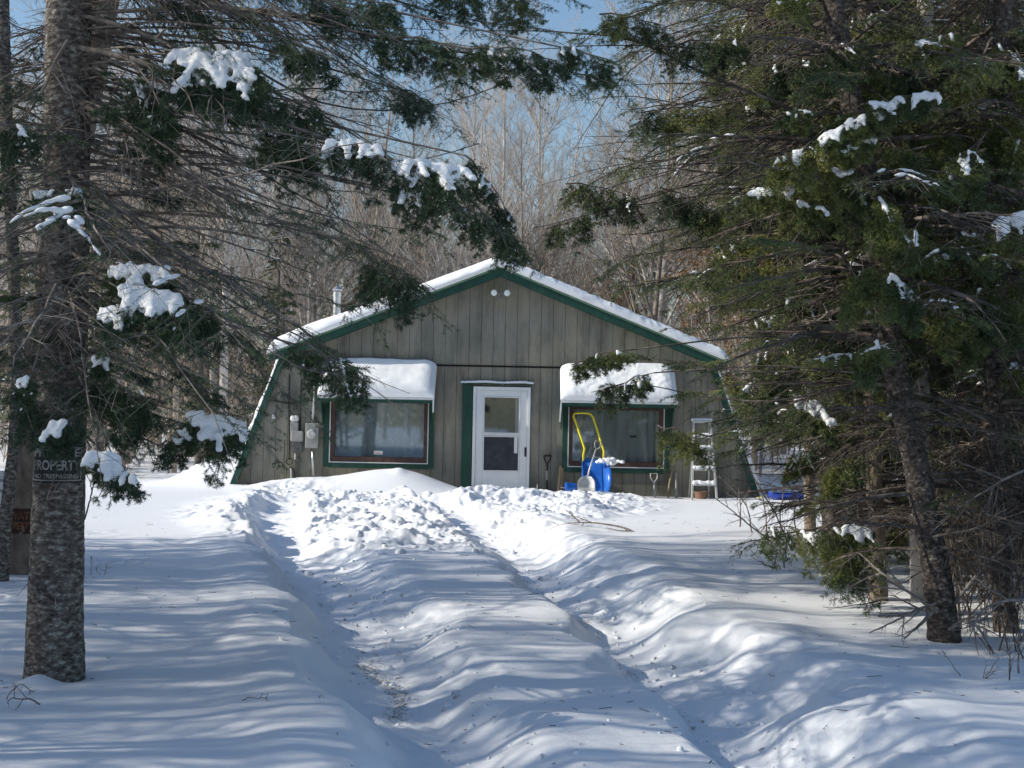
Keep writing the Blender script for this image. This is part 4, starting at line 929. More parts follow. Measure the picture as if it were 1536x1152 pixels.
# ---- foreground spruce on the left
base = P(80, 1006, TY); base[2] = gzf(TX, TY)-.08; base[0] = TX
tpts = [base, P(83, 900, TY), P(88, 750, TY), P(93, 600, TY), P(97, 400, TY+.03), P(101, 200, TY+.05), P(103, 0, TY+.05), P(106,-400,TY+.1), P(108,-1100,TY+.1), P(112,-2100,TY+.1)]
trad = [.158,.140,.131,.125,.120,.116,.11,.09,.06,.02]
Lt = thing('spruce_tree', 'thick lichen spotted spruce nearest the camera on the left with a black posted sign', 'tree', base)
_, TC, TR = trunk_mesh('trunk', tpts, trad, MT['bark'], Lt, k=72, step=.016, rough=.022, flare=.12)
lt = TreeParts(); lt.C = TC
DL = lambda **k: None
limbs = [
 # px,py,Y control polylines, radius, kwargs
 ([(112,-60,7.6),(220,-20,7.5),(330,15,7.4),(460,30,7.4),(600,70,7.4),(720,85,7.3),(840,105,7.3),(930,125,7.3)], .020, dict(green=1, tf=.62, snowp=.06, Lsec=.2)),
 ([(112,-160,7.6),(300,-80,7.3),(480,0,7.2),(580,62,7.2),(700,130,7.2)], .018, dict(green=1, tf=.6, Lsec=.22)),
 ([(110,70,7.6),(200,85,7.4),(290,125,7.3),(400,180,7.2),(500,215,7.1),(600,245,7.1),(700,290,7.1),(780,375,7.1)], .020, dict(green=1, tf=.55, snowp=.05, Lsec=.22)),
 ([(110,20,7.6),(250,60,7.5),(340,115,7.5),(420,190,7.5),(480,250,7.6),(520,330,7.6)], .015, dict(green=1, tf=.6, Lsec=.25)),
 ([(108,150,7.6),(180,190,7.4),(260,255,7.3),(350,310,7.2),(450,345,7.2),(540,370,7.2),(620,430,7.2)], .017, dict(green=1, tf=.55, Lsec=.25)),
 ([(108,250,7.6),(190,320,7.3),(280,390,7.1),(360,430,7.0),(430,480,6.9),(500,525,6.9),(550,580,6.9)], .016, dict(green=1, tf=.62, Lsec=.22)),
 ([(106,330,7.6),(160,360,7.2),(220,400,7.0),(250,470,6.9)], .013, dict(green=1, tf=.5, Lsec=.35)),
 ([(104,420,7.6),(180,480,7.4),(260,560,7.3),(330,610,7.3)], .012, dict(green=1, tf=.5, Lsec=.3)),
 ([(100,520,7.5),(125,580,7.2),(150,640,7.0),(175,690,6.9)], .010, dict(green=1, tf=.4, Lsec=.4)),
 ([(104,180,7.5),(70,220,7.2),(30,260,7.1),(-20,300,7.1)], .012, dict(green=1, tf=.3, Lsec=.4)),
 ([(104,60,7.5),(60,150,7.3),(20,200,7.2),(-40,230,7.2)], .012, dict(green=1, tf=.4, Lsec=.4)),
 ([(98,470,7.5),(60,520,7.2),(40,570,7.0),(20,640,7.0)], .010, dict(green=1, tf=.3, Lsec=.4)),
 ([(110,-200,7.6),(260,-120,8.0),(420,-20,8.3),(560,60,8.5)], .014, dict(green=1, tf=.5, Lsec=.25)),
 ([(112,130,7.7),(260,230,8.2),(400,300,8.6),(520,330,8.8),(640,350,8.9)], .013, dict(green=1, tf=.6, Lsec=.25)),
]
limbs += [
 ([(112,-260,7.6),(260,-160,7.8),(420,-70,8.0),(560,-10,8.1),(700,30,8.2),(830,40,8.2)], .014, dict(green=1, tf=.5, Lsec=.2)),
 ([(112,-120,7.6),(220,-30,7.9),(330,60,8.1),(420,130,8.2),(520,170,8.3),(640,165,8.3),(760,120,8.3)], .012, dict(bare=18, bl=.4)),
 ([(110,100,7.6),(250,190,7.9),(400,235,8.1),(560,255,8.2),(650,240,8.2),(720,215,8.2)], .011, dict(bare=18, bl=.4)),
 ([(112,-300,7.6),(330,-200,7.8),(520,-90,8.0),(700,-20,8.1),(860,0,8.1)], .012, dict(green=1, tf=.45, Lsec=.22)),
 ([(112,-60,7.6),(200,-10,7.6),(300,20,7.6),(390,30,7.6)], .010, dict(green=1, tf=.3, Lsec=.35)),
]
for sp, r, kw in limbs: px_limb(lt, sp, r, **kw)
# snow bearing clumps
for (p0, p1, Y0, Y1, L, nf, sn, kw) in [
 ((262,82),(375,92),7.2,7.2,72,13,.95,dict(sr=.030)),
 ((335,105),(395,125),7.2,7.1,45,6,.8,dict(sr=.022)),
 ((490,212),(570,222),7.0,7.0,34,9,.95,dict(sr=.024)),
 ((588,248),(690,252),7.0,7.0,46,11,.95,dict(sr=.026)),
 ((605,290),(640,300),7.0,7.0,28,4,.8,dict(sr=.018)),
 ((168,402),(255,408),6.9,6.8,38,10,.95,dict(sr=.026)),
 ((180,435),(270,448),6.7,6.7,44,11,.95,dict(sr=.030)),
 ((150,470),(200,462),6.7,6.7,34,6,.9,dict(sr=.022)),
 ((285,626),(362,634),7.1,7.1,46,10,.95,dict(sr=.032)),
 ((240,668),(285,645),7.1,7.1,24,5,.6,dict(sr=.016)),
 ((45,290),(125,288),6.9,6.9,14,8,.8,dict(sr=.014)),
 ((72,636),(105,640),6.7,6.7,26,4,.9,dict(sr=.024)),
 ((140,680),(180,690),6.6,6.6,34,6,.9,dict(sr=.026)),
 ((175,700),(205,722),6.6,6.5,24,4,.8,dict(sr=.022)),
 ((20,575),(45,570),6.7,6.7,14,3,.9,dict(sr=.018)),
 ((138,535),(160,540),6.9,6.9,16,3,.9,dict(sr=.02)),
 ((0,200),(50,185),7.0,7.0,30,6,.3,dict(sr=.016)),
 ((695,310),(780,365),7.0,7.0,34,9,.18,dict(sr=.014)),
 ((560,52),(700,78),7.2,7.2,30,13,.05,dict(sr=.014)), ((700,72),(840,92),7.2,7.2,30,13,.12,dict(sr=.014)),
 ((470,0),(600,10),7.3,7.3,28,11,.0,dict()), ((640,-10),(800,0),7.6,7.6,30,12,.0,dict()), ((420,150),(480,160),7.2,7.2,40,7,.05,dict(sr=.012)),
 ((700,230),(770,330),7.1,7.1,26,7,.1,dict(sr=.012)), ((270,440),(320,470),7.0,7.0,50,7,0,dict()), ((590,130),(640,150),8.0,8.0,26,6,0,dict()),
 ((440,515),(545,560),6.8,6.8,44,11,.12,dict(sr=.012)),
 ((540,395),(615,420),7.1,7.1,40,9,.0,dict()),
 ((840,70),(925,95),7.2,7.2,22,8,.4,dict(sr=.014)),
 ((200,120),(250,160),7.3,7.3,60,8,.1,dict(sr=.012)),
 ((130,560),(230,600),7.2,7.2,60,9,.0,dict()),
 ((30,600),(110,620),6.9,6.9,50,9,.0,dict()),
 ((420,60),(500,90),7.2,7.2,34,8,.05,dict(sr=.012)),
 ((385,190),(470,225),7.3,7.3,44,9,.05,dict(sr=.012)),
]: clump(lt, p0, p1, Y0, Y1, L, nf, sn, **kw)
# many dead drooping boughs
P1 = []; R1 = []; G = []
for i in range(150):
    z = rng.uniform(1.75, 5.2); k = int(np.argmin(np.abs(TC[:, 2]-z)))
    a = rng.normal(.12, .75) if rng.random() < .80 else rng.uniform(1.8, 4.2)
    L = rng.uniform(.5, 2.5) if abs(a) < 1.6 else rng.uniform(.3, 1.1)
    if z < 2.3: L = min(L, rng.uniform(.3, 1.3))
    P1.append(limb_curve(TC[k], a, rng.uniform(-.35, .15), L, rng.uniform(.08, .42), 14, .1*rng.random())); R1.append(np.linspace(min(.004+.0045*L, .013), .0015, 14)); G.append(float(rng.random() < .5))
P1 = np.array(P1); R1 = np.array(R1); G = np.array(G)
lt.tube(P1, R1, 5)
foliate(lt, P1, R1, G, 26, .022, .0032, 18, 6, .5, .02, Lsec=.3, dead=.9)
# higher crown
P1 = []; R1 = []
for i in range(110):
    z = rng.uniform(5, 11.3); k = int(np.argmin(np.abs(TC[:, 2]-z))); a = rng.uniform(0, 2*math.pi); L = 2.6*(12-z)/7*rng.uniform(.6, 1)
    P1.append(limb_curve(TC[k], a, rng.uniform(-.1, .2), L, rng.uniform(.1, .35), 10)); R1.append(np.linspace(.014, .002, 10))
P1 = np.array(P1); R1 = np.array(R1); lt.tube(P1, R1, 4); foliate(lt, P1, R1, np.ones(len(P1)), 12, .03, .006, 12, 5, .3, 0.)
# small stubs and pale broken twigs on the trunk
P1 = []; R1 = []
for i in range(60):
    k = rng.integers(int(len(TC)*.02), int(len(TC)*.45)); a = rng.uniform(-2.6, -.2); L = rng.uniform(.05, .3)
    P1.append(limb_curve(TC[k]+TR[k]*.9*np.array([math.cos(a), math.sin(a), 0]), a, rng.uniform(-.6, .5), L, .1, 6)); R1.append(np.linspace(.004, .0015, 6))
lt.tube(np.array(P1), np.array(R1), 4)
# snow caught on the trunk side and sapling beside
sp_ = thing('sapling', 'thin forked bare sapling right beside the big spruce trunk', 'sapling', P(122, 790, 7.9)*np.array([1,1,0]))
tp = TreeParts(); 
px_limb(tp, [(121,795,7.75),(132,760,7.75),(142,730,7.7),(150,705,7.7)], .006, .003)
px_limb(tp, [(137,742,7.7),(134,728,7.7),(128,712,7.7)], .004, .0015)
tp.br.build('stem', MT['twig'], sp_)

# ---- second trunk behind with red sign
b2 = P(38, 862, 11.9); b2[2] = gzf(b2[0], 11.9)-.1
pts = [b2, P(42,780,11.9), P(52,660,11.9), P(70,500,11.95), P(100,280,12), P(128,150,12), P(158,0,12.1), P(190,-220,12.2), P(240,-600,12.3)]
T2, tp, _, _ = conifer('spruce_tree', 'brown spruce trunk with a rusty orange lettered sign behind the big left trunk', pts, [.19,.17,.165,.15,.135,.12,.10,.08,.03], 1.8, 9.5, 85, lambda z, a: (.5+1.2*min(1, z/4)) if z < 6 else 1.3, .35, .03, bark='barktan', tf=.5, vox=.02, kt=40, dead=.9)
tp.finish(T2, 'needle', 'twig', .02)
b3 = P(1, 872, 11.2); b3[2] = gzf(b3[0], 11.2)-.1
T3, tp, _, _ = conifer('spruce_tree', 'slender dark spruce trunk at the far left edge', [b3, P(8,780,11.2), P(22,660,11.2), P(27,560,11.2), P(20,400,11.2), P(8,150,11.2), P(4,0,11.3), P(0,-500,11.3)], [.055,.05,.05,.05,.055,.05,.045,.02], 1.7, 7.5, 55, lambda z, a: 1.1, .45, .02, bark='bark', tf=.4, vox=.02, kt=20)
tp.finish(T3, 'needle', 'twig', .02)

# ---- signs on the trunks
def curved_text(lines, C0, Rr, a_left, a_right, z_of, mat_, parent, scale_y):
    """text mapped round a vertical cylinder of radius Rr"""
    for (txt, zc, hgt, a0, a1) in lines:
        cu = bpy.data.curves.new('txt', 'FONT'); cu.body = txt; cu.size = 1; cu.offset = .022; cu.resolution_u = 3; cu.fill_mode = 'FRONT'
        ob = bpy.data.objects.new('txt', cu); col.objects.link(ob)
        bpy.context.view_layer.update(); me = bpy.data.meshes.new_from_object(ob.evaluated_get(bpy.context.evaluated_depsgraph_get()))
        bpy.data.objects.remove(ob)
        V = np.array([v.co[:] for v in me.vertices]); F = [tuple(p.vertices) for p in me.polygons]
        V[:, 0] = (V[:, 0]-V[:, 0].min())/(V[:, 0].max()-V[:, 0].min()); V[:, 1] = (V[:, 1]-V[:, 1].min())/(V[:, 1].max()-V[:, 1].min())
        an = a0+(a1-a0)*V[:, 0]; zz = zc+(V[:, 1]-.5)*hgt
        cc = np.array([C0(z) for z in zz])
        W = np.stack([cc[:,0]+Rr*np.sin(an), cc[:,1]-Rr*np.cos(an), zz], 1)
        mk('lettering', W, polys=F, mat=mat_, parent=parent); bpy.data.meshes.remove(me)
def curved_sheet(C0, Rr, a0, a1, z0, z1, mat_, parent, name, th=.004, n=40):
    an = np.linspace(a0, a1, n); mb = MB(); V = []
    for z in (z0, z1):
        c = C0(z)
        for r in (Rr, Rr-th):
            for a in an: V.append((c[0]+r*math.sin(a), c[1]-r*math.cos(a), z))
    F = []
    for i in range(n-1): F += [(i, i+1, 2*n+i+1, 2*n+i), (n+i+1, n+i, 3*n+i, 3*n+i+1), (2*n+i, 2*n+i+1, 3*n+i+1, 3*n+i), (i+1, i, n+i, n+i+1)]
    F += [(0, 2*n, 3*n, n), (n-1, 2*n-1, 4*n-1, 3*n-1)]
    mb.add(V, F); return mb.build(name, mat_, parent)
def axis_of(pts):
    pts = np.array(pts); o_ = np.argsort(pts[:, 2]); p = pts[o_]
    return lambda z: np.array([np.interp(z, p[:,2], p[:,0]), np.interp(z, p[:,2], p[:,1])])
zb, zt_ = P(92, 725, TY-.15)[2], P(92, 668, TY-.15)[2]
ax = axis_of(TC); cc = ax((zb+zt_)/2)
S1 = thing('posted_sign', 'black private property no trespassing sign nailed round the big left trunk', 'sign', (cc[0], cc[1]-.16, zb))
Rs = .150; hh = zt_-zb; A0, A1 = -.92, 1.25
curved_sheet(ax, Rs, A0, A1, zb, zt_, MT['signblk'], S1, 'sign_board')
t = .006
for (a0, a1, z0, z1) in ((A0+.05, A1-.05, zb+.012, zb+.012+t), (A0+.05, A1-.05, zt_-.012-t, zt_-.012), (A0+.05, A0+.09, zb+.012+t, zt_-.012-t), (A1-.09, A1-.05, zb+.012+t, zt_-.012-t)):
    curved_sheet(ax, Rs+.0015, a0, a1, z0, z1, MT['lettw'], S1, 'border', .001, 24 if a1-a0 > .2 else 3)
curved_text([('PRIVATE', zb+hh*.80, hh*.22, A0+.16, A1-.16), ('PROPERTY', zb+hh*.47, hh*.27, A0+.14, A1-.14), ('NO TRESPASSING', zb+hh*.18, hh*.12, A0+.2, A1-.2)], ax, Rs+.0018, 0, 0, None, MT['lettw'], S1, 1)
p2 = np.array(pts); ax2 = axis_of(p2); zb, zt_ = P(40, 801, 11.72)[2], P(40, 763, 11.72)[2]; cc = ax2((zb+zt_)/2); Rs = .19; hh = zt_-zb
S2 = thing('posted_sign', 'dark rusty sign with orange private property lettering on the trunk behind', 'sign', (cc[0], cc[1]-.19, zb))
curved_sheet(ax2, Rs, -1.05, .75, zb, zt_, MT['signbrn'], S2, 'sign_board')
curved_text([('PRIVATE', zb+hh*.72, hh*.30, -.9, .6), ('PROPERTY', zb+hh*.32, hh*.30, -.9, .6)], ax2, Rs+.002, 0, 0, None, MT['letto'], S2, 1)
c = P(4, 745, 14.0); ws = thing('white_sign', 'white board on a thin post at the far left edge', 'sign', (c[0], 14.0, gzf(c[0], 14.0)))
mb = MB(); a = P(-14, 790, 14); b = P(12, 706, 14); mb.box(a[0], b[0], 13.99, 14.0, a[2], b[2]); mb.build('board', MT['whitet'], ws, bevel=.003)
mb = MB(); 
for z in (.62, .80): mb.box(a[0]+.03, b[0]-.02, 13.985, 13.988, a[2]+(b[2]-a[2])*z, a[2]+(b[2]-a[2])*(z+.05))
mb.build('printed_lines', MT['grayplas'], ws)
mb = MB(); mb.box(c[0]-.02, c[0]+.02, 14.001, 14.04, gzf(c[0],14)-.2, b[2]-.05); mb.build('post', MT['galv'], ws)

# ---- conifers on the right
RT = []
def rt(label, pts, rad, z0, z1, nl, Lf, gp, sn, **k):
    pts = [np.array(p) for p in pts]; pts[0] = pts[0].copy(); pts[0][2] = gzf(pts[0][0], pts[0][1])-.12
    if PX(pts[1])[0][1] > 0: pass
    vox = k.pop('vox', .014); nm = k.pop('need', 'needle2')
    root, tp, C, R = conifer('spruce_tree', label, pts, rad, z0, z1, nl, Lf, gp, sn, vox=vox, **k)
    RT.append((root, tp, C, R, nm, vox)); return root, tp, C, R
L_ = lambda a0: (lambda z, a: a0)
def topped(pts): return pts
# leaning purple-brown one
rA = rt('leaning purple brown spruce whose bare upper trunk shows right of the house', [P(1256,802,15.6), P(1238,700,15.6), P(1205,500,15.6), P(1176,290,15.6), P(1150,130,15.6), P(1132,0,15.7), P(1105,-250,15.8), P(1090,-600,15.8)], [.12,.115,.115,.115,.115,.115,.08,.03], 1.2, 10, 120, lambda z, a: 1.9 if z > 2.9 else .8, .35, .03, bark='bark2', tf=.55, kt=28, sec=16, dead=1, K=18, ln=.03, w=.005)
rB = rt('straight tan trunked spruce with a low snowy bough at its foot', [P(1318,905,11.1), P(1315,800,11.1), P(1312,730,11.1), P(1306,550,11.1), P(1300,300,11.1), P(1296,0,11.1), P(1290,-500,11.1), P(1290,-900,11.1)], [.072,.066,.064,.06,.06,.055,.04,.02], .7, 8.3, 130, lambda z, a: 1.45 if z > 2.1 else .7, .75, .16, bark='barktan', tf=.35, kt=24, K=22, ln=.027, w=.0042)
rC = rt('dark lichen flecked spruce leaning left in the right foreground', [P(1420,970,9.05), P(1408,880,9.05), P(1392,790,9.05), P(1366,655,9.1), P(1342,560,9.1), P(1312,330,9.2), P(1282,180,9.2), P(1248,0,9.3), P(1200,-300,9.4), P(1180,-800,9.4)], [.098,.088,.084,.08,.077,.072,.068,.06,.04,.015], .7, 7.8, 135, lambda z, a: 1.5 if z > 2.2 else 1.1, .6, .12, bark='bark3', tf=.4, kt=40, K=26, ln=.024, w=.0034, dead_below=1.7)
rD = rt('pale barked slim spruce standing just behind the leaning dark one', [P(1384,908,11.2), P(1378,760,11.2), P(1380,600,11.2), P(1384,300,11.3), P(1388,0,11.3), P(1392,-700,11.4)], [.085,.075,.07,.065,.06,.02], .7, 8, 120, lambda z, a: 1.5, .7, .16, bark='hard', tf=.4, kt=24, K=20, ln=.027, w=.0042)
rE = rt('crooked spruce at the right edge among fallen dead boughs', [P(1512,985,9.4), P(1500,850,9.4), P(1490,700,9.4), P(1492,450,9.5), P(1500,200,9.5), P(1505,0,9.5), P(1510,-700,9.6)], [.075,.07,.07,.065,.06,.055,.02], .7, 7.5, 130, lambda z, a: 1.35, .5, .1, bark='bark3', tf=.45, kt=28, K=22, ln=.024, w=.0036, dead_below=1.7)
rF = rt('spruce with sunlit tan bark next to the clearing right of the house', [P(1216,800,17.2), P(1213,700,17.2), P(1212,500,17.2), P(1222,250,17.2), P(1235,0,17.3), P(1240,-500,17.4)], [.07,.065,.06,.06,.05,.02], 1.2, 10.5, 120, lambda z, a: 1.75, .8, .2, bark='barktan', tf=.3, kt=20, K=16, ln=.034, w=.0062)
rG = rt('dark full spruce behind the pale barked one', [P(1440,890,13.2), P(1436,700,13.2), P(1440,400,13.3), P(1450,0,13.3), P(1455,-600,13.4)], [.12,.11,.10,.08,.03], .7, 9, 140, lambda z, a: 1.9, .85, .2, bark='bark3', tf=.25, kt=20, K=18, ln=.03, w=.0052)
rH = rt('twin stemmed spruce left of the tan trunk with dark lower limbs', [P(1262,850,13.6), P(1258,700,13.6), P(1262,400,13.6), P(1270,0,13.7), P(1280,-600,13.8)], [.062,.056,.052,.045,.02], .7, 9.2, 135, lambda z, a: 1.75, .85, .2, bark='bark3', tf=.25, kt=20, K=18, ln=.03, w=.0052)
rI = rt('spruce deep in the right hand thicket beyond the edge tree', [P(1500,880,14.8), P(1504,700,14.8), P(1510,300,14.8), P(1515,0,14.9), P(1515,-500,15)], [.13,.12,.11,.09,.03], .7, 9.5, 135, lambda z, a: 2.0, .85, .16, bark='bark2', tf=.3, kt=20, K=16, ln=.034, w=.006)
# explicit clumps on right trees
for q_ in (rA, rB, rC, rD, rE, rF, rG, rH, rI): q_[1].C = q_[2]
tb = rB[1]; tc = rC[1]; tf_ = rF[1]; te = rE[1]; tg = rH[1]
for (T, p0, p1, Y0, Y1, L, nf, sn, kw) in [
 (tc,(1225,212),(1330,160),8.6,8.4,22,14,.95,dict(sr=.020)), (tc,(1300,160),(1410,138),8.4,8.3,24,12,.8,dict(sr=.021)),
 (tc,(1230,235),(1320,205),8.6,8.5,18,8,.35,dict(sr=.016)),
 (tc,(1175,172),(1215,168),8.8,8.7,12,5,.95,dict(sr=.015)),
 (tc,(1122,288),(1190,282),8.9,8.8,20,9,.95,dict(sr=.022)), (tc,(1190,268),(1278,255),8.8,8.7,24,10,.95,dict(sr=.022)),
 (tc,(1185,300),(1245,318),8.8,8.7,14,7,.9,dict(sr=.018)),
 (tc,(1360,70),(1440,50),8.6,8.5,26,9,.45,dict(sr=.018)),
 (te,(1485,340),(1536,322),8.6,8.5,36,9,.95,dict(sr=.028)), (te,(1438,350),(1460,352),8.7,8.7,14,3,.9,dict(sr=.018)),
 (te,(1375,370),(1425,385),8.8,8.8,24,7,.6,dict(sr=.018)),
 (tb,(1192,598),(1225,605),10.0,10.0,32,6,.95,dict(sr=.032)), (tb,(1222,622),(1250,628),10.0,9.9,22,4,.95,dict(sr=.026)),
 (tb,(1265,790),(1300,792),10.2,10.2,26,5,.9,dict(sr=.026)), (tb,(1225,795),(1300,800),10.3,10.2,42,10,.25,dict(sr=.022)), (tb,(1150,790),(1220,800),10.6,10.4,28,7,.3,dict(sr=.02)),
 (tb,(1240,790),(1290,830),10.2,10.2,60,9,.0,dict()),
 (tb,(1170,440),(1250,470),10.4,10.4,40,9,.25,dict(sr=.02)), (tb,(1120,380),(1220,400),10.6,10.4,50,11,.1,dict(sr=.02)),
 (tb,(1060,380),(1130,350),10.6,10.6,40,9,.05,dict(sr=.018)), (tb,(850,275),(960,300),10.7,10.7,30,12,.05,dict(sr=.014)), (tb,(820,345),(890,320),10.7,10.7,24,8,.05,dict(sr=.014)), (tb,(990,280),(1080,320),10.7,10.7,36,10,.05,dict(sr=.016)), (tc,(1000,70),(1110,60),9.2,9.2,34,11,.1,dict(sr=.014)), (tc,(900,20),(1000,40),9.2,9.2,30,10,.05,dict(sr=.014)), (tb,(960,170),(1060,160),10.8,10.8,34,10,.05,dict(sr=.014)),
 (tb,(1150,240),(1250,330),10.4,10.3,60,12,.05,dict(sr=.018)), (tc,(1180,110),(1290,60),9,8.9,44,12,.08,dict(sr=.018)),
 (tc,(1250,260),(1340,300),8.9,8.9,60,12,.1,dict(sr=.018)), (tb,(1270,440),(1350,470),10.2,10.2,50,10,.25,dict(sr=.02)),
 (tb,(1090,560),(1160,600),10.5,10.4,30,8,.1,dict(sr=.018)), (te,(1380,460),(1450,480),8.9,8.8,36,8,.2,dict(sr=.018)),
 (tc,(865,545),(935,525),9.6,9.4,16,9,.2,dict(sr=.014)), (tc,(900,590),(980,560),9.6,9.4,22,9,.15,dict(sr=.014)), (tb,(990,640),(1050,660),10.8,10.7,30,8,.05,dict(sr=.014)),
]: clump(T, p0, p1, Y0, Y1, L, nf, sn, ln=.024, w=.0036, K=28, **kw)
# long boughs reaching left
for T, sp, r, kw in [
 (tc, [(1345,560,9.1),(1240,590,9.2),(1140,605,9.3),(1050,595,9.4),(960,570,9.5),(890,590,9.6)], .009, dict(green=1, tf=.55, Lsec=.16, sec=16)),
 (tc, [(1345,545,9.1),(1230,560,9.3),(1120,560,9.4),(1020,545,9.5),(930,530,9.5),(862,548,9.6)], .008, dict(green=1, tf=.6, Lsec=.14, sec=16)),
 (tc, [(1300,250,9.2),(1180,150,9.2),(1080,128,9.2),(960,60,9.3),(820,50,9.4),(700,52,9.5)], .014, dict(bare=16, bl=.5)),
 (tc, [(1310,300,9.2),(1200,230,9.0),(1090,230,8.9),(1000,260,8.9),(900,290,8.9)], .010, dict(bare=16, bl=.4)),
 (tb, [(1300,330,11.1),(1200,290,10.9),(1080,270,10.8),(980,290,10.8),(880,330,10.8),(800,345,10.8)], .010, dict(bare=18, bl=.5)),
 (tb, [(1302,400,11.1),(1200,380,10.9),(1100,390,10.8),(1010,420,10.8),(930,430,10.8)], .010, dict(green=1, tf=.45, Lsec=.3)),
 (tb, [(1300,200,11.1),(1200,220,10.9),(1100,260,10.8),(1000,330,10.8)], .010, dict(green=1, tf=.5, Lsec=.3)),
 (tb, [(1296,100,11.1),(1180,90,10.9),(1060,120,10.8),(960,180,10.8),(900,260,10.8)], .010, dict(bare=18, bl=.5)),
 (tb, [(1312,640,11.1),(1240,690,11.0),(1150,720,11.0),(1060,690,11.0),(1010,640,11.0)], .007, dict(bare=14, bl=.4)),
 (tb, [(1312,600,11.1),(1200,640,11.0),(1120,665,11.0),(1040,650,11.0)], .007, dict(green=1, tf=.6, Lsec=.25)),
 (tc, [(1280,60,9.3),(1160,20,9.3),(1040,-10,9.3),(920,20,9.3),(860,70,9.3)], .010, dict(green=1, tf=.4, Lsec=.25)),
 (tb, [(1296,40,11.1),(1180,20,10.9),(1060,30,10.8),(960,70,10.8),(880,130,10.8)], .010, dict(green=1, tf=.4, Lsec=.28)),
 (tb, [(1300,260,11.1),(1180,200,10.9),(1050,210,10.8),(930,250,10.8),(840,300,10.8)], .010, dict(green=1, tf=.6, Lsec=.22)),
 (rA[1], [(1140,60,15.6),(1040,40,15.6),(930,110,15.6),(860,220,15.6)], .016, dict(bare=18, bl=.9)),
 (rA[1], [(1165,220,15.6),(1060,180,15.6),(960,230,15.6),(890,330,15.6)], .016, dict(bare=18, bl=.9)),
 (rA[1], [(1180,330,15.6),(1080,330,15.6),(980,370,15.6),(900,420,15.6)], .014, dict(green=1, tf=.5, Lsec=.25)),
 (rF[1], [(1222,250,17.2),(1120,200,17),(1040,240,17),(960,330,17)], .014, dict(green=1, tf=.4, Lsec=.3)),
]: px_limb(T, sp, r, **kw)
for i_ in range(9):
    y0_ = rng.uniform(30, 330); T_ = (rB, rC, rA)[i_ % 3]; pr = PX(T_[2]); j_ = int(np.argmin(np.abs(pr[:, 1]-y0_))); o_ = pr[j_]; Yc = T_[2][j_][1]
    x1_ = rng.uniform(780, 960); y1_ = y0_+rng.uniform(-40, 110)
    px_limb(T_[1], [(o_[0], o_[1], Yc), (o_[0]*.65+x1_*.35, (y0_*.65+y1_*.35)-rng.uniform(0, 40), Yc), (o_[0]*.3+x1_*.7, y0_*.3+y1_*.7-rng.uniform(0, 25), Yc), (x1_, y1_, Yc)], .009 if Yc < 12 else .013, .002, bare=24, bl=.5 if Yc < 12 else .75)
for i_ in range(6):
    y0_ = rng.uniform(-60, 300); pr = PX(TC); j_ = int(np.argmin(np.abs(pr[:, 1]-y0_))); o_ = pr[j_]; Yc = 7.7
    x1_ = rng.uniform(560, 800); y1_ = y0_+rng.uniform(20, 160)
    px_limb(lt, [(o_[0], o_[1], Yc), (o_[0]*.65+x1_*.35, (y0_*.65+y1_*.35)-rng.uniform(-20, 30), Yc+.4), (o_[0]*.3+x1_*.7, y0_*.3+y1_*.7-rng.uniform(0, 25), Yc+.6), (x1_, y1_, Yc+.6)], .009, .0018, bare=24, bl=.36)
# many green boughs through the right hand mass
prs = [rA, rB, rC, rD, rE, rF, rG, rH, rI]
for k in range(330):
    px_ = rng.uniform(1090, 1540); py_ = rng.uniform(-20, 690) if k < 285 else rng.uniform(560, 790)
    if k >= 285: px_ = rng.uniform(1290, 1540)
    if (px_ < 1200 and py_ > 560) or (px_ < 1135 and py_ > 400): continue
    if px_ > 1400 and rng.random() < .2: continue
    if 1290 < px_ < 1460 and py_ > 520 and k < 285: continue
    best = None
    for (root, tp, C, R_) in (prs if k < 285 else [rG, rI, rH, rA]):
        pr = PX(C); i_ = int(np.argmin(np.abs(pr[:, 1]-py_+30))); d_ = abs(pr[i_, 0]-px_)+rng.uniform(0, 160)
        if best is None or d_ < best[0]: best = (d_, tp, C[i_])
    _, tp, o_ = best; Yc = o_[1]+rng.uniform(-.9, .3); q = P(px_, py_, Yc); w_ = rng.uniform(28, 60); s_ = 1 if px_ > PX(o_)[0][0] else -1
    mid_ = (o_+q)/2+np.array([0, 0, .12]); Cc = resample([o_, mid_, q], 10); tp.tube(Cc[None], np.linspace(.009, .005, 10)[None], 5)
    k_ = 11.0/Yc
    clump(tp, (px_-s_*w_*.3, py_-5), (px_+s_*w_*.7, py_+rng.uniform(0, 22)), Yc, Yc+rng.uniform(-.15, .15), rng.uniform(26, 46), int(rng.integers(7, 12)), float(rng.choice([0, .1, .3, .5], p=[.3, .35, .25, .1])), sr=rng.uniform(.013, .02), ln=.026, w=.0045, K=24, link=False)
# pale snapped bough catching the light
px_limb(rA[1], [(1212,150,15.2),(1150,135,15.0),(1090,128,15.0),(1050,122,15.0)], .035, .02)
tp = rA[1]; C = resample([P(1212,150,15.2), P(1150,134,15.0), P(1090,127,15.0)], 24); tp.snow(C+np.array([0,0,.035]), np.tile([1.,0,0],(24,1)), .05, .04, .025)
lt.finish(Lt, 'needle', 'twig', .0095)
for (root, tp, C, R, nm, vox) in RT: tp.finish(root, nm, 'twig2', vox)

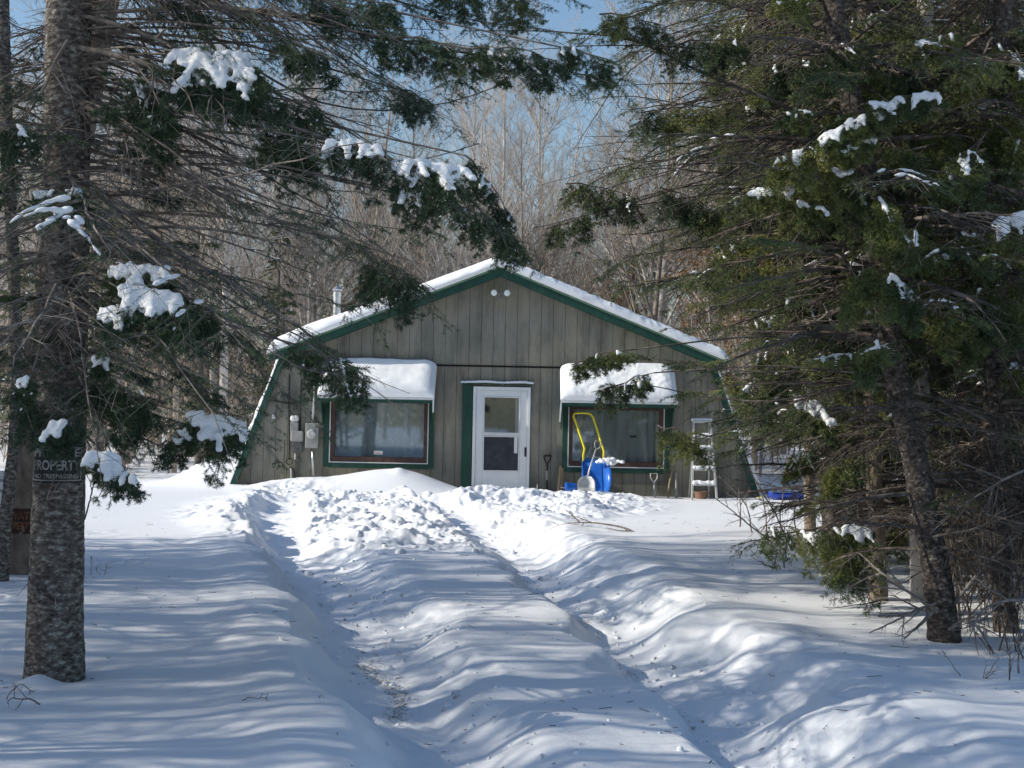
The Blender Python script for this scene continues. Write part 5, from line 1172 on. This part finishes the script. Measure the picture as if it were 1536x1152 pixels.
# ---- mid and background conifers (copies)
def copy_tree(o, loc, rz, sc_, label=None, group=None):
    c = o.copy(); col.objects.link(c); c.location = loc; c.rotation_euler = (0, 0, rz); c.scale = (sc_,)*3
    if label: c['label'] = label
    if group: c['group'] = group
    for ch in list(o.children):
        d = ch.copy(); col.objects.link(d); d.parent = c
    return c
def proto_conifer(h, nl, name, K=9, sp=.12, spread=.2):
    pts = [(0,0,-.2), (.05,0,h*.3), (0,.06,h*.6), (.02,0,h)]
    root, tp, C, R = conifer(name, 'x', pts, [h*.012,h*.0095,h*.006,.01], h*.08, h*.985, nl, lambda z, a: spread*h*(1-z/h)**.75+.25, .86, sp, need='needle', K=K, ln=.05, w=.013, kt=10, sec=14, ter=5, tf=.25, vox=.035, dead=.5, droop=(.2,.45), el=(-.15,.2), snow_r=.06)
    tp.finish(root, 'needle2', 'twig', .04); return root
pc1 = proto_conifer(11, 105, 'spruce_tree', spread=.20); pc2 = proto_conifer(7.5, 90, 'spruce_tree', spread=.24)
G1 = 'dark evergreens behind the cabin'
spots = [(-10.8,31,pc1,.75),(-9.0,29.0,pc2,.8),(-8.2,35,pc1,.7),(-12.6,37,pc1,.9),(-6.6,37.5,pc1,.6),(-6.2,36.0,pc2,.7),(-4.6,40,pc1,.6),(-13.5,33,pc2,1.0),(-15,43,pc1,1.0),(-10,44,pc1,.8),(-2,46,pc2,1.0),
 (7.2,31,pc1,1.0),(9.3,29,pc2,1.2),(10.8,33,pc1,1.1),(8.4,37,pc1,1.1),(12.6,28,pc1,1.0),(5.6,39,pc2,1.0),(13,39,pc1,1.2),(15.5,33,pc1,1.1),(4.2,47,pc1,.85),(17,42,pc1,1.1),(11.4,23.5,pc1,.85),(8.9,22.6,pc2,1.05),(7.4,19.2,pc2,.8),(8.6,17.2,pc2,.75),(9.8,20.5,pc2,.9),(6.7,22.6,pc2,.7),(10.6,18.3,pc2,.9),(8.1,21.2,pc2,.8),(6.3,16.2,pc2,.55),(7.3,15.2,pc2,.7)]
first = {}
for (x, y, p, s) in spots:
    lab = 'tall dark evergreen standing in the wood behind the cabin' if p is pc1 else 'shorter bushy evergreen standing in the wood behind the cabin'
    g = G1 if p is pc1 else 'short evergreens behind the cabin'
    z = gzf(x, y)
    if id(p) not in first:
        first[id(p)] = 1; p.location = (x, y, z); p.scale = (s,)*3; p['label'] = lab; p['group'] = g
    else: copy_tree(p, (x, y, z), rng.uniform(0, 6.28), s*rng.uniform(.92, 1.08), lab, g)
# off to the left: the wood that throws the long streaky shadows
G2 = 'evergreens crowding the left side of the drive'
for (x, y, s, p) in [(-7.0,3.4,.9,pc1),(-9.6,7.4,.8,pc1),(-11.4,11.8,.9,pc1),(-12.5,3.2,1.1,pc1)]:
    copy_tree(p, (x, y, gzf(x, y)), rng.uniform(0, 6.28), s, 'tall evergreen in the wood beyond the left edge beside the drive', G2)

# ---- bare hardwoods
def hardwood(h, seed, bark, n1=24, leaves=0):
    root = thing('hardwood_tree', 'x', 'tree', (0,0,0))
    lean = rng.normal(0, .03, 2)
    s = np.linspace(0, 1, 14); tr = np.stack([s*h*lean[0]+.12*np.sin(s*5+seed), s*h*lean[1]+.1*np.cos(s*4+seed), s*h], 1)
    rr = np.linspace(h*.0085, .012, 14); o, C, R = trunk_mesh('trunk', tr, rr, MT[bark], root, k=9, step=.3, rough=.04)
    A = Acc(); Pp = tr[None]; Rp = rr[None]
    P2, R2, t2 = grow(Pp, Rp, n1, .22, .98, h*.34, 38, 'round', 8, -.28, .12, taper=.62, rk=.5)
    V, Q = tubes(P2, R2, 4); A.add(V, Q=Q)
    P3, R3, t3 = grow(P2, R2, 9, .15, .98, np.linalg.norm(P2[:,-1]-P2[:,0], axis=1)[:,None]*.5, 36, 'round', 5, -.2, .15, rk=.65, rmin=.004)
    V, Q = tubes(P3, R3, 3); A.add(V, Q=Q)
    P4, R4, _ = grow(P3, R3, 6, .15, 1., np.linalg.norm(P3[:,-1]-P3[:,0], axis=1)[:,None]*.55, 34, 'round', 4, -.15, .15, rk=.7, rmin=.0035)
    V, Q = tubes(P4, R4, 3); A.add(V, Q=Q)
    P5, R5, _ = grow(P4, R4, 3, .2, 1., np.linalg.norm(P4[:,-1]-P4[:,0], axis=1)[:,None]*.6, 32, 'round', 3, -.1, .15, rk=.8, rmin=.003)
    V, Q = tubes(P5, R5, 3); A.add(V, Q=Q)
    A.build('branches', MT[bark], root)
    if leaves:
        idx = rng.choice(len(P5), leaves); c = P5[idx, rng.integers(0, 3, leaves)]; B = leaves
        D = nrm(rng.normal(0, 1, (B,3))); S = nrm(np.cross(D, rng.normal(0,1,(B,3)))); l = rng.uniform(.03,.055,(B,1)); 
        V = np.stack([c, c+D*l+S*l*.5, c+D*l*2, c+D*l-S*l*.5], 1).reshape(-1,3); mk('leaves', V, Q=np.arange(4*B).reshape(-1,4), mat=MT['leaf'], parent=root)
    return root
hw = [hardwood(15, 1, 'hard'), hardwood(17, 2, 'hard', 26), hardwood(12, 3, 'hard2', 22), hardwood(14, 4, 'hard2', 24), hardwood(7, 5, 'hard', 20, leaves=5000)]
GL = [('pale bare hardwood in the wood behind the cabin', 'pale hardwoods behind the cabin'), ('tall pale bare hardwood behind the cabin', 'tall hardwoods behind the cabin'), ('brown bare hardwood in the wood behind the cabin', 'brown hardwoods behind the cabin'), ('taller brown bare hardwood behind the cabin', 'taller brown hardwoods behind the cabin'), ('young hardwood holding tan dead leaves beyond the cabin', 'leafy young hardwoods beyond the cabin')]
used = set()
def put_hw(i, x, y, s):
    z = gzf(x, y)-.1; p = hw[i]
    if i not in used:
        used.add(i); p.location = (x, y, z); p.scale = (s,)*3; p['label'], p['group'] = GL[i]
    else: copy_tree(p, (x, y, z), rng.uniform(0, 6.28), s, *GL[i])
cnt = 0
for y in np.arange(39, 66, 3.4):
    W = .42*y
    for x in np.arange(-W, W, 3.9):
        xx = x+rng.uniform(-1.3, 1.3); yy = y+rng.uniform(-1, 1); i = int(rng.choice(4, p=[.32,.26,.22,.2]))
        put_hw(i, xx, yy, rng.uniform(.72, 1.08)*(.92 if -1.9 < xx/yy*10 < 1.2 else 1)); cnt += 1
for (x, y) in [(-9.5,33),(-8.0,31.5),(-7.2,33.5),(-11.6,34.5),(-10.4,36),(7.8,34),(9.6,35.5),(6.6,36.5),(11.5,31),(12.8,35)]: put_hw(int(rng.choice([0,2,3])), x, y, rng.uniform(.7,1.0))
for (x, y, s) in [(6.8,29.5,.7),(8.0,33,.9),(6.2,33.5,.8),(9.4,31.5,.9),(7.4,27.8,.5),(10.6,27.5,.8),(5.4,37,.9),(3.4,41,.8),(-5,42,.7),(12,25,.8)]: put_hw(4, x, y, s)
def dead_pole(h, seed):
    root = thing('dead_pole_tree', 'x', 'tree', (0,0,0)); s = np.linspace(0, 1, 12)
    tr = np.stack([s*h*rng.normal(0,.03)+.05*np.sin(s*6+seed), s*h*rng.normal(0,.03)+.05*np.cos(s*5+seed), s*h-.1], 1); rr = np.linspace(.055, .012, 12)
    trunk_mesh('trunk', tr, rr, MT['bark3'], root, k=10, step=.25, rough=.05)
    A = Acc(); P2, R2, _ = grow(tr[None], rr[None], 46, .08, .97, 1.1, 68, 'round', 6, .2, .16, taper=.4, rk=.4); V, Q = tubes(P2, R2, 3); A.add(V, Q=Q)
    P3, R3, _ = grow(P2, R2, 7, .2, 1., .35, 50, 'round', 4, .1, .2, rmin=.0018); V, Q = tubes(P3, R3, 3); A.add(V, Q=Q)
    A.build('branches', MT['twig'], root); return root
dp = [dead_pole(7.5, 1), dead_pole(6, 2), dead_pole(9, 3)]
GT = 'slim dead poles standing in the right hand thicket'; LT_ = 'slim dead pole tree standing in the right hand thicket'
for k in range(34):
    y = rng.uniform(10.5, 24); x = y*rng.uniform(.30, .42)+rng.uniform(0, .8)+(.6 if y > 17 else 0)
    if k < 3: dp[k].location = (x, y, gzf(x, y)-.1); dp[k]['label'] = LT_; dp[k]['group'] = GT
    else: copy_tree(dp[k % 3], (x, y, gzf(x, y)-.1), rng.uniform(0, 6.28), rng.uniform(.7, 1.1), LT_, GT)
for k in range(80):
    y = rng.uniform(.5, 14.2); x = -rng.uniform(5.4+max(0, y-6)*.2, 15)
    copy_tree(dp[k % 3], (x, y, gzf(x, y)-.1), rng.uniform(0, 6.28), rng.uniform(.8, 1.3), 'slim dead pole tree beyond the left edge beside the drive', 'dead poles in the wood left of the drive')
for k in range(12):
    y = rng.uniform(1, 13.5); x = -rng.uniform(7, 17); copy_tree(hw[int(rng.choice([0,2,3]))], (x, y, gzf(x, y)-.1), rng.uniform(0, 6.28), rng.uniform(.6, .8), 'bare hardwood in the wood beyond the left edge beside the drive', 'hardwoods in the wood left of the drive')
for k in range(16):
    y = -rng.uniform(7, 26); x = rng.uniform(-14, 16); i = int(rng.choice(4)); copy_tree(hw[i], (x, y, gzf(x, y)-.1), rng.uniform(0, 6.28), rng.uniform(.7, 1.0), 'unseen bare hardwood behind the viewer added for the window reflections', 'unseen hardwoods added behind the viewer for the window reflections')  # unseen trees, added so the panes have a wood to mirror
# far wood reading as one mass
def far_wood():
    n = 2600; y = rng.uniform(74, 120, n); x = rng.uniform(-.5, .5, n)*y*1.05; h = rng.uniform(3.5, 9, n)*1.0; z = gz(x, y)
    s = np.linspace(0, 1, 6)[None, :, None]
    B = np.stack([x, y, z-.2], 1)[:, None]; dirv = np.stack([rng.normal(0,.07,n), rng.normal(0,.07,n), np.ones(n)], 1)[:, None]*h[:, None, None]
    Pp = B+s*dirv+np.cumsum(rng.normal(0,.05,(n,6,3)), axis=1); R = (h*.007)[:, None]*np.linspace(1,.2,6)[None]
    A = Acc(); V, Q = tubes(Pp, R, 3); A.add(V, Q=Q)
    P2, R2, _ = grow(Pp, R, 12, .1, 1., (h*.22)[:,None], 42, 'round', 4, -.15, .15, rmin=.012); V, Q = tubes(P2, R2, 3); A.add(V, Q=Q)
    P3, R3, _ = grow(P2, R2, 4, .1, 1., .9, 42, 'round', 3, -.15, .15, rmin=.010); V, Q = tubes(P3, R3, 3); A.add(V, Q=Q)
    o = A.build('far_wood', MT['hard2']); tag(o, 'far bare wood closing the view behind the cabin', 'wood', kind='stuff')
far_wood()
# understory brush behind the house and along both sides (stuff)
def brush(name, label, xs, ys, hmin, hmax, m=6, seed=0, mt='twig', r=.004):
    n = len(xs); z = gz(xs, ys); h = rng.uniform(hmin, hmax, n); s = np.linspace(0, 1, 5)[None, :, None]
    d = np.stack([rng.normal(0,.28,n), rng.normal(0,.28,n), np.ones(n)], 1)[:, None]*h[:, None, None]
    Pp = np.stack([x_ for x_ in (xs, ys, z-.05)], 1)[:, None]+s*d+np.cumsum(rng.normal(0,.03,(n,5,3)), axis=1)*h[:,None,None]; R = (r*(.6+h))[:, None]*np.linspace(1,.35,5)[None]
    A = Acc(); V, Q = tubes(Pp, R, 3); A.add(V, Q=Q)
    P2, R2, _ = grow(Pp, R, m, .2, 1., (h*.35)[:,None], 40, 'round', 4, -.05, .15, rmin=.0022); V, Q = tubes(P2, R2, 3); A.add(V, Q=Q)
    P3, R3, _ = grow(P2, R2, 3, .2, 1., (h*.16).mean(), 40, 'round', 3, 0, .15, rmin=.002); V, Q = tubes(P3, R3, 3); A.add(V, Q=Q)
    o = A.build(name, MT[mt]); tag(o, label, 'brush', kind='stuff')
n = 900; y = rng.uniform(34.5, 60, n); x = rng.uniform(-.42, .42, n)*y
brush('undergrowth', 'tangled bare undergrowth between the trunks behind the cabin', x, y, 1.0, 4.2, 9, mt='hard2', r=.006)
n = 700; y = rng.uniform(8.6, 22, n); x = y*rng.uniform(.31, .46, n)+rng.uniform(-.1,.6,n)+.35*(y < 11)
ye = rng.uniform(8.4, 12.5, 85); xe = ye*rng.uniform(.335, .43, 85); x = np.r_[x, xe]; y = np.r_[y, ye]
brush('thicket_brush', 'bare brush filling the floor of the right hand thicket', x, y, .4, 2.0, 8, mt="twig2", r=.0034)

# ---- individual dead boughs and twigs lying or standing on the snow
def dead_bough(label, spec, r, k=8, bl=.3, name='fallen_branch', cat='branch', m='twig', foot=None):
    pts = [P(*q) for q in spec]; o_ = pts[0]
    root_ = TreeParts(); n = 16; C = resample(pts, n)+np.cumsum(rng.normal(0,.003,(n,3)), axis=0); R = np.linspace(r, r*.35, n)
    root_.tube(C[None], R[None], 6)
    if k:
        P2, R2, _ = grow(C[None], R[None], k, .15, .98, bl, 42, 'round', 6, .05, .22, rk=.7, rmin=.0022); root_.tube(P2, R2, 4)
        P3, R3, _ = grow(P2, R2, 3, .2, 1., bl*.4, 40, 'round', 4, .05, .2, rmin=.0016); root_.tube(P3, R3, 3)
    o = root_.br.build(name, MT[m]); tag(o, label, cat); return o
dead_bough('arched bare branch lying on the snow below the blue scoop', [(978,820,16.4),(955,800,16.6),(925,788,16.8),(880,782,17.0),(840,786,17.2),(815,800,17.3)], .016, 12, .45)
dead_bough('curved bare twig poking out of snow below the big spruce trunk', [(60,1056,6.75),(45,1046,6.75),(15,1046,6.75),(5,1052,6.8)], .005, 4, .14)
dead_bough('bare twig rising from the snow at the far left bottom corner', [(12,1050,6.7),(22,1036,6.7),(40,1028,6.7),(58,1044,6.7)], .0035, 3, .08)
dead_bough('tiny dark twig lying alone on the snow left of the drive', [(362,1052,6.75),(378,1048,6.75),(394,1049,6.75)], .003, 3, .05)
dead_bough('long dead bough slanting up from the leaning trunk to the right edge', [(1432,905,9.0),(1470,850,8.9),(1500,820,8.8),(1545,790,8.7)], .014, 8, .35)
dead_bough('dead bough running down left from the leaning trunk past the tan one', [(1408,918,8.95),(1370,895,9.0),(1340,872,9.1),(1310,850,9.2),(1285,830,9.4)], .013, 8, .4)
dead_bough('thick dead bough resting on snow left of the leaning trunk', [(1404,912,8.95),(1380,935,8.8),(1355,958,8.7)], .016, 4, .2)
dead_bough('pair of dead prongs reaching far left over the snow', [(1404,905,8.95),(1360,922,8.8),(1330,940,8.7),(1302,953,8.6)], .010, 8, .25)
dead_bough('lowest dead limb curving left from the trunk onto the snow', [(1325,898,11.0),(1295,906,10.7),(1265,912,10.6),(1235,910,10.5)], .007, 3, .15)
dead_bough('dark dead bough curling right from the foot of the leaning trunk', [(1425,945,8.9),(1450,930,8.7),(1470,945,8.6),(1492,985,8.5)], .014, 9, .3)
dead_bough('arching dead bough dipping into snow near the right edge', [(1536,900,8.4),(1500,900,8.4),(1470,915,8.4),(1452,960,8.4)], .010, 10, .3)
dead_bough('bright sunlit dead bough crossing the thicket near the right edge', [(1400,806,8.8),(1450,792,8.7),(1500,775,8.6),(1545,760,8.5)], .010, 6, .3, m='barktan')
dead_bough('dead bough slanting through the thicket above the sunlit one', [(1545,700,8.7),(1480,735,8.7),(1430,770,8.8),(1400,800,8.9)], .009, 10, .35)
dead_bough('bare stem leaning out of the snow below the dead boughs', [(1455,1034,7.75),(1440,1015,7.8),(1425,995,7.9),(1414,978,8.0)], .004, 2, .1)
dead_bough('forked bare stem leaning right near the bottom of the thicket', [(1468,1036,7.7),(1480,1010,7.75),(1498,985,7.8)], .005, 4, .14)
dead_bough('short upright stem between the fork and the right edge', [(1512,1035,7.7),(1516,1000,7.7),(1518,960,7.7)], .005, 6, .2)
dead_bough('stem rising beside the right edge behind the short one', [(1528,1010,7.9),(1524,960,7.9),(1530,900,7.9)], .006, 8, .25)
SG = 'bare saplings in front of the right corner of the house'
for i, sp in enumerate([[(1128,800,16.2),(1122,760,16.2),(1100,735,16.2),(1075,712,16.2)], [(1160,815,15.2),(1130,790,15.2),(1090,756,15.2),(1060,735,15.2)], [(1150,805,16),(1148,770,16),(1140,735,16),(1138,700,16)], [(1172,810,15.5),(1170,770,15.5),(1176,730,15.5),(1180,690,15.5)],
    [(1190,830,14.5),(1165,770,14.5),(1135,720,14.5),(1100,650,14.5)], [(1110,790,16.8),(1112,760,16.8),(1108,730,16.8)], [(1200,820,15),(1190,780,15),(1196,740,15),(1205,690,15)], [(1140,800,16.5),(1152,780,16.5),(1168,765,16.5)], [(1172,870,13),(1160,850,13),(1165,830,13),(1150,815,13)], [(1180,868,13),(1172,840,13),(1180,800,13)]]):
    o = dead_bough('bare sapling stem in front of the right corner of the house', sp, .010, 6, .35, 'sapling', 'sapling'); o['group'] = SG
SG2 = 'tiny dead stalks on the left snow'
for i, sp in enumerate([[(138,860,11),(136,845,11),(137,832,11)],[(156,862,11),(155,853,11)],[(148,862,11),(146,856,11),(143,848,11)]]):
    o = dead_bough('tiny dead stalk poking from the snow right of the big trunk', sp, .003, 3, .06, 'dead_stalk', 'stalk'); o['group'] = SG2

# ------------------------------------------------------------------ light
SUN_EL = math.radians(29.5)
sd = np.array([math.cos(math.radians(6.5)), math.sin(math.radians(6.5)), 0])*math.cos(SUN_EL); sd[2] = -math.sin(SUN_EL)   # travel direction
ld_ = bpy.data.lights.new('sun', 'SUN'); ld_.energy = 5.0; ld_.angle = math.radians(.55); ld_.color = (1, .93, .80)
so = bpy.data.objects.new('sun', ld_); col.objects.link(so); so.rotation_euler = Vector(sd).to_track_quat('-Z', 'Y').to_euler(); so.location = (-20, -5, 20)
w = bpy.data.worlds.new('World'); scene.world = w; w.use_nodes = True; nt = w.node_tree
sk = nt.nodes.new('ShaderNodeTexSky'); sk.sky_type = 'NISHITA'; sk.sun_disc = False; sk.sun_elevation = SUN_EL; sk.sun_rotation = math.atan2(-sd[0], -sd[1]); sk.air_density = 1.3; sk.dust_density = .8; sk.ozone_density = 4.0
bg = nt.nodes['Background']; nt.links.new(sk.outputs[0], bg.inputs[0]); bg.inputs[1].default_value = .15
scene.view_settings.view_transform = 'Standard'; scene.view_settings.look = 'None'; scene.view_settings.exposure = 0; scene.view_settings.gamma = 1
scene.cycles.max_bounces = 5; scene.cycles.diffuse_bounces = 3; scene.cycles.glossy_bounces = 2; scene.cycles.transparent_max_bounces = 6
scene.cycles.use_denoising = True
scene.cycles.denoiser = 'OPENIMAGEDENOISE'; scene.cycles.denoising_input_passes = 'RGB_ALBEDO_NORMAL'; scene.cycles.denoising_prefilter = 'ACCURATE'
scene.cycles.use_adaptive_sampling = False
